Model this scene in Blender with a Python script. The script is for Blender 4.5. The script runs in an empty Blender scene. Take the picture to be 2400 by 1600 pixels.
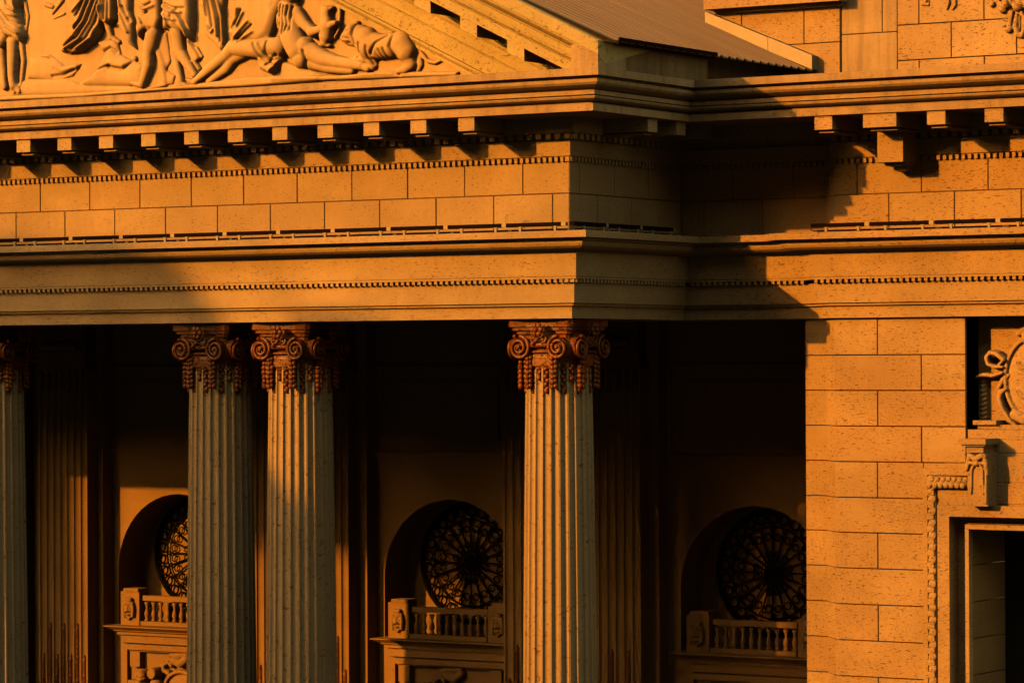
import bpy, bmesh, math, random
import numpy as np
from mathutils import Vector, Matrix
random.seed(7)
RNG = np.random.default_rng(11)
S = bpy.context.scene
COL = S.collection

# ------------------------------------------------------------------ camera
cam_d = bpy.data.cameras.new('camera')
cam = bpy.data.objects.new('camera', cam_d)
COL.objects.link(cam)
R_ = Vector((0.847188, 0.531275, -0.004352)); U_ = Vector((0.007103, -0.003136, 0.99997)); F_ = Vector((-0.531246, 0.847193, 0.00643))
M = Matrix((R_, U_, -F_)).transposed().to_4x4()
M.translation = Vector((29.863732, -49.49889, -0.764075))
cam.matrix_world = M
cam_d.sensor_width = 36.0
cam_d.lens = 36.0 * 7902.45 / 2400.0
cam_d.clip_start = 0.5
cam_d.clip_end = 5000.0
S.camera = cam

# ------------------------------------------------------------------ light
TA, K = 0.53, 0.365                       # sun: sideways shift and drop per metre of depth
sun_dir = Vector((TA, 1.0, -K)).normalized()
elev = math.asin(-sun_dir.z)
world = bpy.data.worlds.new('World')
S.world = world
world.use_nodes = True
wn, wl = world.node_tree.nodes, world.node_tree.links
bg = wn['Background']
sky = wn.new('ShaderNodeTexSky')
sky.sky_type = 'NISHITA'
sky.sun_disc = False
sky.sun_elevation = elev
sky.sun_rotation = math.atan2(-sun_dir.x, -sun_dir.y)
sky.air_density = 2.0
sky.dust_density = 4.0
tint = wn.new('ShaderNodeMix')
tint.data_type = 'RGBA'
tint.blend_type = 'MULTIPLY'
tint.inputs[0].default_value = 1.0
tint.inputs[7].default_value = (2.05, 1.50, 0.76, 1.0)     # the warm evening air
wl.new(sky.outputs[0], tint.inputs[6])
wl.new(tint.outputs[2], bg.inputs['Color'])
bg.inputs['Strength'].default_value = 0.15
sun_d = bpy.data.lights.new('sun', 'SUN')
sun_d.energy = 4.6
sun_d.angle = math.radians(0.53)
sun_d.color = (1.0, 0.355, 0.026)
sun = bpy.data.objects.new('sun', sun_d)
COL.objects.link(sun)
sun.rotation_euler = sun_dir.to_track_quat('-Z', 'Y').to_euler()
S.view_settings.view_transform = 'Standard'
S.view_settings.look = 'None'
S.view_settings.exposure = 0.06
S.view_settings.gamma = 1.0
S.view_settings.use_curve_mapping = False
S.cycles.max_bounces = 5
S.cycles.diffuse_bounces = 1
S.cycles.sample_clamp_indirect = 0.01
S.cycles.glossy_bounces = 2

# ------------------------------------------------------------------ materials
def stone_material(name, base, dark, speck=1.0, rough=0.85, streak=0.0, mottle=0.24, sx=14.0, sz=42.0, bump=0.30, vary=0.30):
    m = bpy.data.materials.new(name)
    m.use_nodes = True
    n, l = m.node_tree.nodes, m.node_tree.links
    b = n['Principled BSDF']
    b.inputs['Roughness'].default_value = rough
    b.inputs['Specular IOR Level'].default_value = 0.2
    geo = n.new('ShaderNodeNewGeometry')
    pos = geo.outputs['Position']
    def mapped(s):
        mp = n.new('ShaderNodeMapping')
        mp.inputs['Scale'].default_value = s
        l.new(pos, mp.inputs['Vector'])
        return mp.outputs[0]
    def noise(v, scale, det, rg=0.55):
        t = n.new('ShaderNodeTexNoise')
        t.inputs['Scale'].default_value = scale
        t.inputs['Detail'].default_value = det
        t.inputs['Roughness'].default_value = rg
        l.new(v, t.inputs['Vector'])
        return t.outputs['Fac']
    def ramp(v, a, c):
        r = n.new('ShaderNodeMapRange')
        r.inputs[1].default_value = a
        r.inputs[2].default_value = c
        l.new(v, r.inputs[0])
        return r.outputs[0]
    def math_(op, a, c):
        r = n.new('ShaderNodeMath')
        r.operation = op
        for i, x in enumerate((a, c)):
            if isinstance(x, (int, float)):
                r.inputs[i].default_value = x
            else:
                l.new(x, r.inputs[i])
        return r.outputs[0]
    def mix(f, a, c):
        r = n.new('ShaderNodeMix')
        r.data_type = 'RGBA'
        l.new(f, r.inputs[0])
        for i, x in ((6, a), (7, c)):
            if isinstance(x, tuple):
                r.inputs[i].default_value = x + (1.0,)
            else:
                l.new(x, r.inputs[i])
        return r.outputs[2]
    # distort the coordinates so that the pits bend a little
    pits = ramp(noise(mapped((sx, sx, sz)), 1.0, 3.0, 0.6), 0.61, 0.665)
    pits2 = ramp(noise(mapped((sx * 2.3, sx * 2.3, sz * 1.7)), 1.0, 2.0, 0.6), 0.62, 0.68)
    where = ramp(noise(mapped((0.9, 0.9, 1.6)), 1.0, 2.0), 0.28, 0.55)
    pit = math_('MULTIPLY', math_('MAXIMUM', pits, math_('MULTIPLY', pits2, 0.8)), math_('MULTIPLY', where, speck))
    big = ramp(noise(mapped((0.55, 0.55, 0.8)), 1.0, 4.0), 0.3, 0.7)
    fine = noise(mapped((7.0, 7.0, 11.0)), 1.0, 5.0, 0.7)
    c1 = mix(big, tuple(x * (1 - mottle) for x in base), tuple(min(1, x * (1 + mottle * 0.7)) for x in base))
    c2 = mix(math_('MULTIPLY', ramp(fine, 0.45, 0.75), 0.35), c1, tuple(0.72 * x for x in base))
    oi = n.new('ShaderNodeObjectInfo')
    c2 = mix(math_('MULTIPLY', oi.outputs['Random'], vary), c2, tuple(x * f for x, f in zip(base, (0.78, 0.66, 0.55))))
    if streak:
        st = ramp(noise(mapped((5.0, 5.0, 0.35)), 1.0, 4.0, 0.65), 0.45, 0.72)
        c2 = mix(math_('MULTIPLY', st, streak), c2, tuple(0.35 * x for x in base))
    c3 = mix(math_('MINIMUM', pit, 0.72), c2, dark)
    l.new(c3, b.inputs['Base Color'])
    bp = n.new('ShaderNodeBump')
    bp.inputs['Strength'].default_value = bump
    bp.inputs['Distance'].default_value = 0.02
    l.new(math_('SUBTRACT', math_('MULTIPLY', fine, 0.4), pit), bp.inputs['Height'])
    l.new(bp.outputs[0], b.inputs['Normal'])
    return m

STONE = stone_material('warm_stone', (0.45, 0.325, 0.205), (0.10, 0.05, 0.03), 1.2, streak=0.08)
STONE_P = stone_material('pitted_stone', (0.49, 0.335, 0.19), (0.09, 0.035, 0.02), 2.0, sx=12.0, sz=38.0, vary=0.45, streak=0.10)
STONE_F = stone_material('streaked_stone', (0.45, 0.32, 0.20), (0.10, 0.05, 0.03), 0.7, streak=0.55)
STONE_D = stone_material('sooty_stone', (0.24, 0.18, 0.11), (0.06, 0.04, 0.03), 0.7, streak=0.65, mottle=0.4)
STONE_R = stone_material('yellow_stone', (0.52, 0.42, 0.22), (0.13, 0.06, 0.03), 1.0, sx=11.0, sz=16.0, streak=0.12)
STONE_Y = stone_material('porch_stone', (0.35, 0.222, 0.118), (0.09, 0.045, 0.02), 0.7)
SHAFT = stone_material('shaft_stone', (0.46, 0.345, 0.235), (0.12, 0.06, 0.03), 0.9, sx=9.0, sz=14.0, mottle=0.12)
PLASTER = stone_material('cream_relief_plaster', (0.60, 0.425, 0.265), (0.36, 0.25, 0.15), 0.5, streak=0.22, bump=0.35, mottle=0.2)
TERRA = stone_material('terracotta_paint', (0.165, 0.048, 0.009), (0.03, 0.010, 0.004), 1.4, rough=0.7, sx=9, sz=9, mottle=0.65, bump=0.8)
for _n in TERRA.node_tree.nodes:
    if _n.type == 'BSDF_PRINCIPLED':
        _n.inputs['Roughness'].default_value = 0.42
        _n.inputs['Specular IOR Level'].default_value = 0.5
CORE = stone_material('joint_mortar', (0.20, 0.10, 0.05), (0.06, 0.03, 0.02), 0.5)

def plain(name, col, rough=0.6, metal=0.0, noise_scale=0.0, amount=0.3, stretch=(1, 1, 1), spec=0.25):
    m = bpy.data.materials.new(name)
    m.use_nodes = True
    n, l = m.node_tree.nodes, m.node_tree.links
    b = n['Principled BSDF']
    b.inputs['Base Color'].default_value = col + (1.0,)
    b.inputs['Roughness'].default_value = rough
    b.inputs['Metallic'].default_value = metal
    b.inputs['Specular IOR Level'].default_value = spec
    if noise_scale:
        geo = n.new('ShaderNodeNewGeometry')
        mp = n.new('ShaderNodeMapping')
        mp.inputs['Scale'].default_value = stretch
        t = n.new('ShaderNodeTexNoise')
        t.inputs['Scale'].default_value = noise_scale
        t.inputs['Detail'].default_value = 5
        mx = n.new('ShaderNodeMix')
        mx.data_type = 'RGBA'
        mx.inputs[6].default_value = tuple(x * (1 - amount) for x in col) + (1,)
        mx.inputs[7].default_value = tuple(min(1, x * (1 + amount)) for x in col) + (1,)
        l.new(geo.outputs['Position'], mp.inputs[0])
        l.new(mp.outputs[0], t.inputs['Vector'])
        l.new(t.outputs['Fac'], mx.inputs[0])
        l.new(mx.outputs[2], b.inputs['Base Color'])
    return m

IRON = plain('black_iron', (0.006, 0.005, 0.004), 0.85, spec=0.05)
ROOF = plain('weathered_roof_metal', (0.23, 0.155, 0.105), 0.6, 0.0, 1.2, 0.3, (0.3, 2.0, 0.3))
FLASH = plain('galvanised_flashing', (0.36, 0.29, 0.23), 0.5, 0.1, 2.0, 0.25)
HOUSING = plain('dark_light_housing', (0.010, 0.006, 0.004), 0.9, spec=0.03)
BRACKET = plain('pale_bracket', (0.42, 0.34, 0.24), 0.5)
DARK = plain('dark_opening', (0.012, 0.010, 0.008), 0.7)
ASPHALT = plain('asphalt', (0.05, 0.05, 0.05), 0.9, 0.0, 0.8, 0.3)
LEAF = plain('leaf_green', (0.05, 0.075, 0.03), 0.8, 0.0, 3.0, 0.5)
BARK = plain('bark', (0.10, 0.07, 0.045), 0.9, 0.0, 6.0, 0.4)
PAVE = plain('porch_floor', (0.04, 0.032, 0.025), 0.8, 0.0, 1.0, 0.2)

# ------------------------------------------------------------------ helpers
def link(name, me, parent=None, loc=(0, 0, 0), mat=None):
    o = bpy.data.objects.new(name, me)
    COL.objects.link(o)
    if parent is not None:
        o.parent = parent
    o.location = loc
    if mat is not None and me is not None and not me.materials:
        me.materials.append(mat)
    return o

def mesh(name, v, f, smooth=False):
    me = bpy.data.meshes.new(name)
    me.from_pydata([tuple(map(float, p)) for p in v], [], [tuple(map(int, q)) for q in f])
    if smooth:
        me.polygons.foreach_set('use_smooth', np.ones(len(me.polygons), dtype=bool))
    me.update()
    return me

def thing(name, label, cat, loc=(0, 0, 0), group=None):
    o = bpy.data.objects.new(name, None)
    COL.objects.link(o)
    o.location = loc
    o['label'] = label
    o['category'] = cat
    o['kind'] = 'thing'
    if group:
        o['group'] = group
    return o

class MB:
    def __init__(s):
        s.v, s.f = [], []
    def add(s, v, f):
        k = len(s.v)
        s.v += [tuple(p) for p in v]
        s.f += [tuple(i + k for i in q) for q in f]
        return s
    def box(s, x0, x1, y0, y1, z0, z1):
        v = [(x0, y0, z0), (x1, y0, z0), (x1, y1, z0), (x0, y1, z0), (x0, y0, z1), (x1, y0, z1), (x1, y1, z1), (x0, y1, z1)]
        return s.add(v, [(0, 3, 2, 1), (4, 5, 6, 7), (0, 1, 5, 4), (1, 2, 6, 5), (2, 3, 7, 6), (3, 0, 4, 7)])
    def prism(s, plan, z0, z1):                       # plan counter-clockwise seen from above
        n = len(plan)
        v = [(x, y, z0) for x, y in plan] + [(x, y, z1) for x, y in plan]
        f = [(i, (i + 1) % n, n + (i + 1) % n, n + i) for i in range(n)]
        return s.add(v, f + [tuple(range(n))[::-1], tuple(range(n, 2 * n))])
    def tube(s, pts, rad, sides=6, closed=False):
        P = [Vector(p) for p in pts]
        n = len(P)
        rad = rad if hasattr(rad, '__len__') else [rad] * n
        rings = []
        for i, p in enumerate(P):
            a = P[(i - 1) % n] if (closed or i > 0) else P[i]
            b = P[(i + 1) % n] if (closed or i < n - 1) else P[i]
            t = (b - a).normalized()
            u = t.cross(Vector((0, 1, 0)))
            if u.length < 1e-3:
                u = t.cross(Vector((1, 0, 0)))
            u.normalize()
            w = t.cross(u)
            rings.append([p + (u * math.cos(q) + w * math.sin(q)) * rad[i] for q in [2 * math.pi * j / sides for j in range(sides)]])
        v = [q for r in rings for q in r]
        f = []
        for i in range(n if closed else n - 1):
            for j in range(sides):
                a, b = i * sides + j, i * sides + (j + 1) % sides
                c, d = ((i + 1) % n) * sides + (j + 1) % sides, ((i + 1) % n) * sides + j
                f.append((a, b, c, d))
        if not closed:
            f += [tuple(range(sides))[::-1], tuple(range((n - 1) * sides, n * sides))]
        return s.add(v, f)
    def lathe(s, prof, sides=12, c=(0, 0)):           # prof: (r, z)
        v = [(c[0] + r * math.cos(2 * math.pi * j / sides), c[1] + r * math.sin(2 * math.pi * j / sides), z) for r, z in prof for j in range(sides)]
        f = [(i * sides + j, i * sides + (j + 1) % sides, (i + 1) * sides + (j + 1) % sides, (i + 1) * sides + j) for i in range(len(prof) - 1) for j in range(sides)]
        f += [tuple(range(sides))[::-1], tuple(range((len(prof) - 1) * sides, len(prof) * sides))]
        return s.add(v, f)
    def ball(s, c, r, seg=8, rings=5, jit=0.0):
        rx, ry, rz = r if hasattr(r, '__len__') else (r, r, r)
        v, f = [], []
        for i in range(rings + 1):
            th = math.pi * i / rings
            for j in range(seg):
                ph = 2 * math.pi * j / seg
                q = 1 + random.uniform(-jit, jit)
                v.append((c[0] + rx * q * math.sin(th) * math.cos(ph), c[1] + ry * q * math.sin(th) * math.sin(ph), c[2] + rz * q * math.cos(th)))
        for i in range(rings):
            for j in range(seg):
                f.append((i * seg + j, (i + 1) * seg + j, (i + 1) * seg + (j + 1) % seg, i * seg + (j + 1) % seg))
        return s.add(v, f)
    def mesh(s, name, smooth=False):
        return mesh(name, s.v, s.f, smooth)
    def build(s, name, mat, parent=None, smooth=False, loc=(0, 0, 0)):
        return link(name, s.mesh(name, smooth), parent, loc, mat)

def sweep(name, path, prof, parent, mat, lerp_y=None, smooth=False):
    """Moulding: path vertices (x, y, sx, sy); a profile point (p, z) lands at (x + sx*p, y - sy*p, z)."""
    v, f = [], []
    n = len(prof)
    for (x, y, sx, sy) in path:
        for (p, z) in prof:
            v.append((x + sx * p, y - sy * p, z))
    for i in range(len(path) - 1):
        for j in range(n - 1):
            a = i * n + j
            f.append((a, a + n, a + n + 1, a + 1))
    for i in (0, len(path) - 1):
        f.append(tuple(i * n + j for j in range(n)))
    return link(name, mesh(name, v, f, smooth), parent, (0, 0, 0), mat)

_blocks = {}
def stone_block(parent, x0, x1, z0, z1, front, depth=0.3, face='y', mat=None, gap=0.009, ch=0.007, name='stone_block', seed=0.0):
    """One dressed stone: a box with softened front edges, its joints left open round it. face y: looks to -Y; face x: looks to +X."""
    w, h = x1 - x0 - 2 * gap, z1 - z0 - 2 * gap
    if w <= 0.03 or h <= 0.03:
        return None
    mat = mat or STONE
    key = (round(w, 3), round(h, 3), depth, face, mat.name)
    me = _blocks.get(key)
    if me is None:
        c = ch
        V = [(0, depth, 0), (w, depth, 0), (w, depth, h), (0, depth, h), (0, c, 0), (w, c, 0), (w, c, h), (0, c, h), (c, 0, c), (w - c, 0, c), (w - c, 0, h - c), (c, 0, h - c)]
        Fc = [(8, 9, 10, 11), (4, 5, 9, 8), (5, 6, 10, 9), (6, 7, 11, 10), (7, 4, 8, 11), (0, 1, 5, 4), (1, 2, 6, 5), (2, 3, 7, 6), (3, 0, 4, 7), (0, 3, 2, 1)]
        if face == 'x':
            V = [(-y, x, z) for x, y, z in V]
        me = mesh('stone_block', V, Fc)
        me.materials.append(mat)
        _blocks[key] = me
    proud = random.uniform(-0.003, 0.003)
    loc = (x0 + gap, front + proud, z0 + gap) if face == 'y' else (front + proud, x0 + gap, z0 + gap)
    return link(name, me, parent, loc)

def dup(o, parent, loc, name=None):
    c = o.copy()
    if name:
        c.name = name
    COL.objects.link(c)
    c.parent = parent
    c.location = loc
    return c

def copy_tree(o, parent, shift=(0, 0, 0)):
    c = o.copy()
    COL.objects.link(c)
    c.parent = parent
    c.location = Vector(o.location) + Vector(shift)
    for ch in list(o.children):
        copy_tree(ch, c)
    return c

def dentils(name, runs, parent, mat):
    """runs: (axis, start, end, wall, out, z0, z1, pitch, width): small blocks in a row, too many and small to single out."""
    m = MB()
    for axis, a, b, wall, out, z0, z1, pitch, wd in runs:
        n = int((b - a) / pitch)
        for i in range(n):
            t = a + (i + 0.5) * pitch
            if axis == 'x':
                m.box(t - wd / 2, t + wd / 2, out, wall, z0, z1)
            else:
                m.box(wall, out, t - wd / 2, t + wd / 2, z0, z1)
    o = m.build(name, mat, parent)
    o['kind'] = 'stuff'
    return o

def relief(name, prims, plane, parent, mat, res=0.014, depth=1.0, loc=(0, 0, 0), cap=0.5):
    """A carved figure standing out of a wall that looks to -Y: a height field over (x, z) grown from round limbs, draped areas and folds."""
    xs, zs = [], []
    for pr in prims:
        for q in pr[1]:
            r = q[2] if pr[0] == 'c' else 0.0
            if pr[0] in 'cp':
                xs += [q[0] - r, q[0] + r]
                zs += [q[1] - r, q[1] + r]
    x0, x1, z0, z1 = min(xs) - 0.03, max(xs) + 0.03, min(zs) - 0.03, max(zs) + 0.03
    nx, nz = int((x1 - x0) / res) + 2, int((z1 - z0) / res) + 2
    gx, gz = np.meshgrid(x0 + np.arange(nx) * res, z0 + np.arange(nz) * res)
    H = np.zeros_like(gx)
    def seg(a, b):
        dx, dz = b[0] - a[0], b[1] - a[1]
        L = dx * dx + dz * dz + 1e-12
        t = np.clip(((gx - a[0]) * dx + (gz - a[1]) * dz) / L, 0, 1)
        return np.hypot(gx - a[0] - t * dx, gz - a[1] - t * dz), t
    for pr in prims:
        if pr[0] == 'c':
            pts, lift = pr[1], pr[2]
            h = np.zeros_like(H)
            if len(pts) == 1:
                pts = [pts[0], pts[0]]
            for a, b in zip(pts[:-1], pts[1:]):
                d, t = seg(a, b)
                r = a[2] + (b[2] - a[2]) * t
                q = np.clip(1 - (d / r) ** 2, 0, 1)
                h = np.maximum(h, np.where(q > 0, lift + depth * r * np.sqrt(q), 0))
            H = np.maximum(H, h)
        elif pr[0] == 'p':
            pts, hh, edge = pr[1], pr[2], pr[3]
            inside = np.zeros(H.shape, bool)
            dist = np.full(H.shape, 9.0)
            n = len(pts)
            for i in range(n):
                a, b = pts[i], pts[(i + 1) % n]
                d, _t = seg(a, b)
                dist = np.minimum(dist, d)
                if a[1] != b[1]:
                    cr = ((a[1] > gz) != (b[1] > gz)) & (gx < (b[0] - a[0]) * (gz - a[1]) / (b[1] - a[1]) + a[0])
                    inside ^= cr
            q = np.clip(dist / edge, 0, 1)
            H = np.maximum(H, np.where(inside, hh * np.sqrt(1 - (1 - q) ** 2) + 0.004, 0))
        elif pr[0] == 'f':
            pts, r, amp = pr[1], pr[2], pr[3]
            m = np.full(H.shape, 9.0)
            for a, b in zip(pts[:-1], pts[1:]):
                m = np.minimum(m, seg(a, b)[0])
            H = np.where(H > 0.006, np.maximum(H + amp * np.exp(-(m / r) ** 2), 0.006), H)
    mask = H > 0
    # soften the surface a little inside the outline
    for _ in range(1):
        Hs = (H + np.roll(H, 1, 0) + np.roll(H, -1, 0) + np.roll(H, 1, 1) + np.roll(H, -1, 1)) / 5
        H = np.where(mask, np.maximum(Hs, 0.004), H)
    grow = mask | np.roll(mask, 1, 0) | np.roll(mask, -1, 0) | np.roll(mask, 1, 1) | np.roll(mask, -1, 1)
    Y = np.where(mask, -np.minimum(H, cap), 0.03)
    idx = -np.ones(H.shape, int)
    keep = grow.copy()
    cell = keep[:-1, :-1] & keep[1:, :-1] & keep[:-1, 1:] & keep[1:, 1:]
    used = np.zeros(H.shape, bool)
    used[:-1, :-1] |= cell
    used[1:, :-1] |= cell
    used[:-1, 1:] |= cell
    used[1:, 1:] |= cell
    idx[used] = np.arange(used.sum())
    V = np.stack([gx[used], plane + Y[used], gz[used]], -1)
    i, j = np.nonzero(cell)
    Fc = np.stack([idx[i, j], idx[i, j + 1], idx[i + 1, j + 1], idx[i + 1, j]], -1)
    me = bpy.data.meshes.new(name)
    me.vertices.add(len(V))
    me.vertices.foreach_set('co', V.astype(np.float32).ravel())
    me.loops.add(Fc.size)
    me.loops.foreach_set('vertex_index', Fc.astype(np.int32).ravel())
    me.polygons.add(len(Fc))
    me.polygons.foreach_set('loop_start', (np.arange(len(Fc)) * 4).astype(np.int32))
    me.polygons.foreach_set('use_smooth', np.ones(len(Fc), bool))
    me.update(calc_edges=True)
    return link(name, me, parent, loc, mat)

# ------------------------------------------------------------------ ground
g = MB()
g.box(-900, 900, -900, 900, -16.6, -16.0)
go = g.build('ground', ASPHALT)
go['kind'] = 'structure'
g = MB()
g.box(-40, 2.24, -1.6, 11.5, -15.99, -12.0)
for i in range(12):
    g.box(-40, 2.24, -1.6 - 0.32 * (i + 1), -1.6 - 0.32 * i - 0.001, -15.99, -12.0 - 0.33 * (i + 1))
go = g.build('porch_floor', PAVE)
go['kind'] = 'structure'

# ------------------------------------------------------------------ portico
D1, YS, YW = 3.92, 3.28, 4.10          # wing planes; YW and what follows it are in the wing's own frame
OX, OY = 0.36, -0.70
portico = thing('portico', 'sunlit stone portico with carved pediment, block cornice and metal roof above the fluted columns', 'portico')
XL = -27.0
front = [(XL, 0, 0, 1), (0, 0, 1, 1), (0, D1, 1, 1)]
front_c = [(XL, 0, 0, 1), (0, 0, 1, 1), (0, YS, 1, 1)]
ARCH = [(-1.35, 0.4), (-1.35, 0.0), (0.10, 0.0), (0.10, 0.212), (0.165, 0.216), (0.165, 0.258), (0.215, 0.262), (0.215, 0.608), (0.10, 0.612), (0.10, 0.668),
        (0.31, 0.672), (0.31, 0.702), (0.295, 0.706), (0.295, 0.712), (0.31, 0.716), (0.31, 1.128), (0.30, 1.133), (0.40, 1.150), (0.53, 1.182), (0.60, 1.220), (0.625, 1.262),
        (0.63, 1.298), (0.60, 1.302), (0.60, 1.31), (0.66, 1.314), (0.66, 1.345), (0.80, 1.357), (0.80, 1.470), (0.78, 1.474), (-0.35, 1.50)]
BED = [(-0.4, 2.772), (0.04, 2.785), (0.04, 3.06), (0.02, 3.065), (-0.03, 3.07), (-0.03, 3.170), (0.20, 3.174), (0.20, 3.45), (-0.4, 3.45)]
CORN = [(-1.2, 3.444), (1.18, 3.44), (1.18, 3.560), (1.13, 3.566), (1.13, 3.580), (1.05, 3.584), (1.10, 3.592), (1.19, 3.614), (1.25, 3.642), (1.265, 3.668), (1.265, 3.684), (1.19, 3.688), (1.19, 3.704),
        (1.24, 3.708), (1.24, 3.778), (1.16, 3.782), (1.16, 3.79), (1.25, 3.822), (1.34, 3.862), (1.375, 3.90), (1.385, 3.955), (1.30, 3.958), (1.30, 3.982), (1.335, 3.985), (1.335, 4.004), (1.43, 4.008), (1.43, 4.130), (1.41, 4.138), (-0.4, 4.19)]
sweep('architrave', front, ARCH, portico, STONE)
sweep('frieze_backing', front, [(-0.9, 1.48), (-0.02, 1.48), (-0.02, 2.80), (-0.9, 2.80)], portico, CORE)
sweep('bed_moulding', front, BED, portico, STONE)
sweep('cornice', front_c, CORN, portico, STONE_F)
# frieze stones
for r, (z0, z1, off) in enumerate(((1.50, 2.143, 0.6), (2.143, 2.80, 0.0))):
    e = [0.0] + [-(0.939 - off if off else 0.939) - 1.2 * k for k in range(14)]
    for a, b in zip(e[1:], e[:-1]):
        stone_block(portico, a, b, z0, z1, 0.0)
    e = [0.0] + ([0.95, 2.13, 3.33, D1] if off else [0.34, 1.54, 2.74, D1 - 0.4, D1])
    for a, b in zip(e[:-1], e[1:]):
        stone_block(portico, a, b, z0, z1, 0.0, face='x')
dentils('dentil_course', [('x', -14.5, 0.30, -0.05, -0.30, 0.612, 0.669, 0.1165, 0.062), ('y', -0.30, D1 - 0.3, 0.05, 0.30, 0.612, 0.669, 0.1165, 0.062),
                          ('x', -14.5, 0.08, 0.1, -0.062, 2.690, 2.768, 0.1165, 0.062), ('y', -0.06, D1, -0.1, 0.062, 2.690, 2.768, 0.1165, 0.062),
                          ('x', -14.5, 0.17, 0.02, -0.14, 3.075, 3.168, 0.19, 0.11), ('y', -0.14, D1, 0.0, 0.17, 3.065, 3.168, 0.19, 0.11)], portico, STONE)

def modillion_mesh(w=0.325, length=0.95):
    m = MB()
    m.box(0, w, 0, length, 0.0, 0.235)
    m.box(0.04, w - 0.01, 0.10, length, -0.05, -0.022)
    m.box(0.05, w - 0.05, 0.13, length, -0.0225, 0.001)
    return m.mesh('modillion')
MOD = modillion_mesh()
MOD.materials.append(STONE)
for k in range(14):
    link('modillion', MOD, portico, (-1.534 - 0.982 * k, -1.13, 3.202))
m = MB()
m.box(0.16, 1.10, 0.80, 1.12, 3.202, 3.437)
m.box(0.16, 1.0, 0.84, 1.10, 3.155, 3.18)
m.build('modillion', STONE, portico)
for y in (1.80, 2.75):
    m = MB()
    m.box(0.16, 1.10, y, y + 0.32, 3.202, 3.437)
    m.build('modillion', STONE, portico)

# pediment: tympanum panel, raking cornice, relief
SL = 0.485
m = MB()
m.prism([(XL, 0.02), (1.0, 0.02), (1.0, 0.9), (XL, 0.9)], 4.10, 4.13)
m.build('pediment_floor', STONE, portico)
tv, tf = [], []
m = MB()
xs = np.linspace(-13.6, 1.0, 60)
for x in xs:
    top = 3.5 - SL * x
    tv += [(x, 0.0, 4.1), (x, 0.0, max(top, 4.11)), (x, 0.5, 4.1), (x, 0.5, max(top, 4.11))]
for i in range(len(xs) - 1):
    a, b = 4 * i, 4 * i + 4
    tf += [(a, b, b + 1, a + 1), (a + 2, a + 3, b + 3, b + 2), (a + 1, b + 1, b + 3, a + 3)]
link('tympanum_panel', mesh('tympanum_panel', tv, tf), portico, (0, 0, 0), PLASTER)
RAKE = [(-0.45, 3.30), (0.10, 3.30), (0.10, 3.36), (0.14, 3.40), (0.16, 3.43), (0.16, 3.47), (0.22, 3.50), (0.22, 3.80), (0.235, 3.81), (0.235, 3.83), (0.28, 3.85), (0.28, 4.06), (0.32, 4.12), (0.34, 4.20),
        (0.34, 4.442), (1.08, 4.44), (1.08, 4.62), (1.05, 4.63), (1.05, 4.645), (1.10, 4.655), (1.16, 4.69), (1.19, 4.77), (1.20, 4.86), (1.17, 4.87), (1.17, 4.89), (1.22, 4.91), (1.32, 4.96), (1.37, 5.00), (1.375, 5.03), (1.425, 5.045), (1.425, 5.255), (1.39, 5.27), (-0.45, 5.26)]
def rake_x(z):                                        # each moulding line runs down until it meets the horizontal cornice
    return (z - 4.13) / SL
rv, rf = [], []
n = len(RAKE)
for side in (0, 1):
    for (p, z) in RAKE:
        x = min(rake_x(z), 1.425) if side else -15.0
        rv.append((x, -p, z - SL * x))
for j in range(n - 1):
    rf.append((j, j + n, j + n + 1, j + 1))
rf.append(tuple(range(n)))
rf.append(tuple(range(n, 2 * n))[::-1])
link('raking_cornice', mesh('raking_cornice', rv, rf), portico, (0, 0, 0), STONE_R)
m = MB()                                              # raking modillions, sheared along the slope
w, dz = 0.34, 0.23
v = []
for y in (-1.03, -0.30):
    for zz in (-dz, 0.003):
        v += [(0, y, zz), (w, y, zz - SL * w)]
m.add(v, [(0, 1, 3, 2), (4, 6, 7, 5), (0, 4, 5, 1), (2, 3, 7, 6), (0, 2, 6, 4), (1, 5, 7, 3)])
RM = m.mesh('raking_modillion')
RM.materials.append(STONE_R)
for k in range(9):
    x = -0.60 - 0.95 * k
    link('raking_modillion', RM, portico, (x, 0, 4.447 - SL * x))
# end block of the pediment and the low wall under the eave
m = MB()
m.prism([(0.9, -1.42), (1.42, -1.42), (1.42, -0.50), (0.9, -0.50)], 4.13, 4.53)
m.build('end_block', STONE_F, portico)
m = MB()
m.prism([(0.8, -0.49), (1.39, -0.49), (1.39, 2.40), (0.8, 2.40)], 4.13, 4.66)
m.build('eave_wall', STONE_D, portico)
m = MB()
m.prism([(0.3, 2.41), (0.9, 2.41), (0.9, 6.2), (0.3, 6.2)], 4.13, 4.88)
m.build('eave_wall', STONE_D, portico)

# corrugated roof
def roof_z(x):
    return 4.60 - 0.455 * (x - 1.58)
v, f = [], []
ys = []
y = -1.26
pit = 0.295
while y < 14.0:
    for dy, h in ((0, 0.0), (0.19, 0.0), (0.215, 0.028), (0.27, 0.028)):
        ys.append((y + dy, h))
    y += pit
xsr = [1.60, 0.9, 0.0, -2.0, -6.0, -13.0]
for (yy, h) in ys:
    for x in xsr:
        v.append((x if yy < 6.12 else min(x, -0.62), yy, roof_z(x if yy < 6.12 else min(x, -0.62)) + h))
    for x in xsr:
        v.append((x if yy < 6.12 else min(x, -0.62), yy, roof_z(x if yy < 6.12 else min(x, -0.62)) + h - 0.02))
q = len(xsr)
for i in range(len(ys) - 1):
    if ys[i][0] < 6.12 <= ys[i + 1][0]:
        continue
    for j in range(q - 1):
        a = i * 2 * q + j
        b = a + 2 * q
        f += [(a, a + 1, b + 1, b), (a + q, b + q, b + q + 1, a + q + 1)]
    a = i * 2 * q
    b = a + 2 * q
    f.append((a, b, b + q, a + q))
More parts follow.
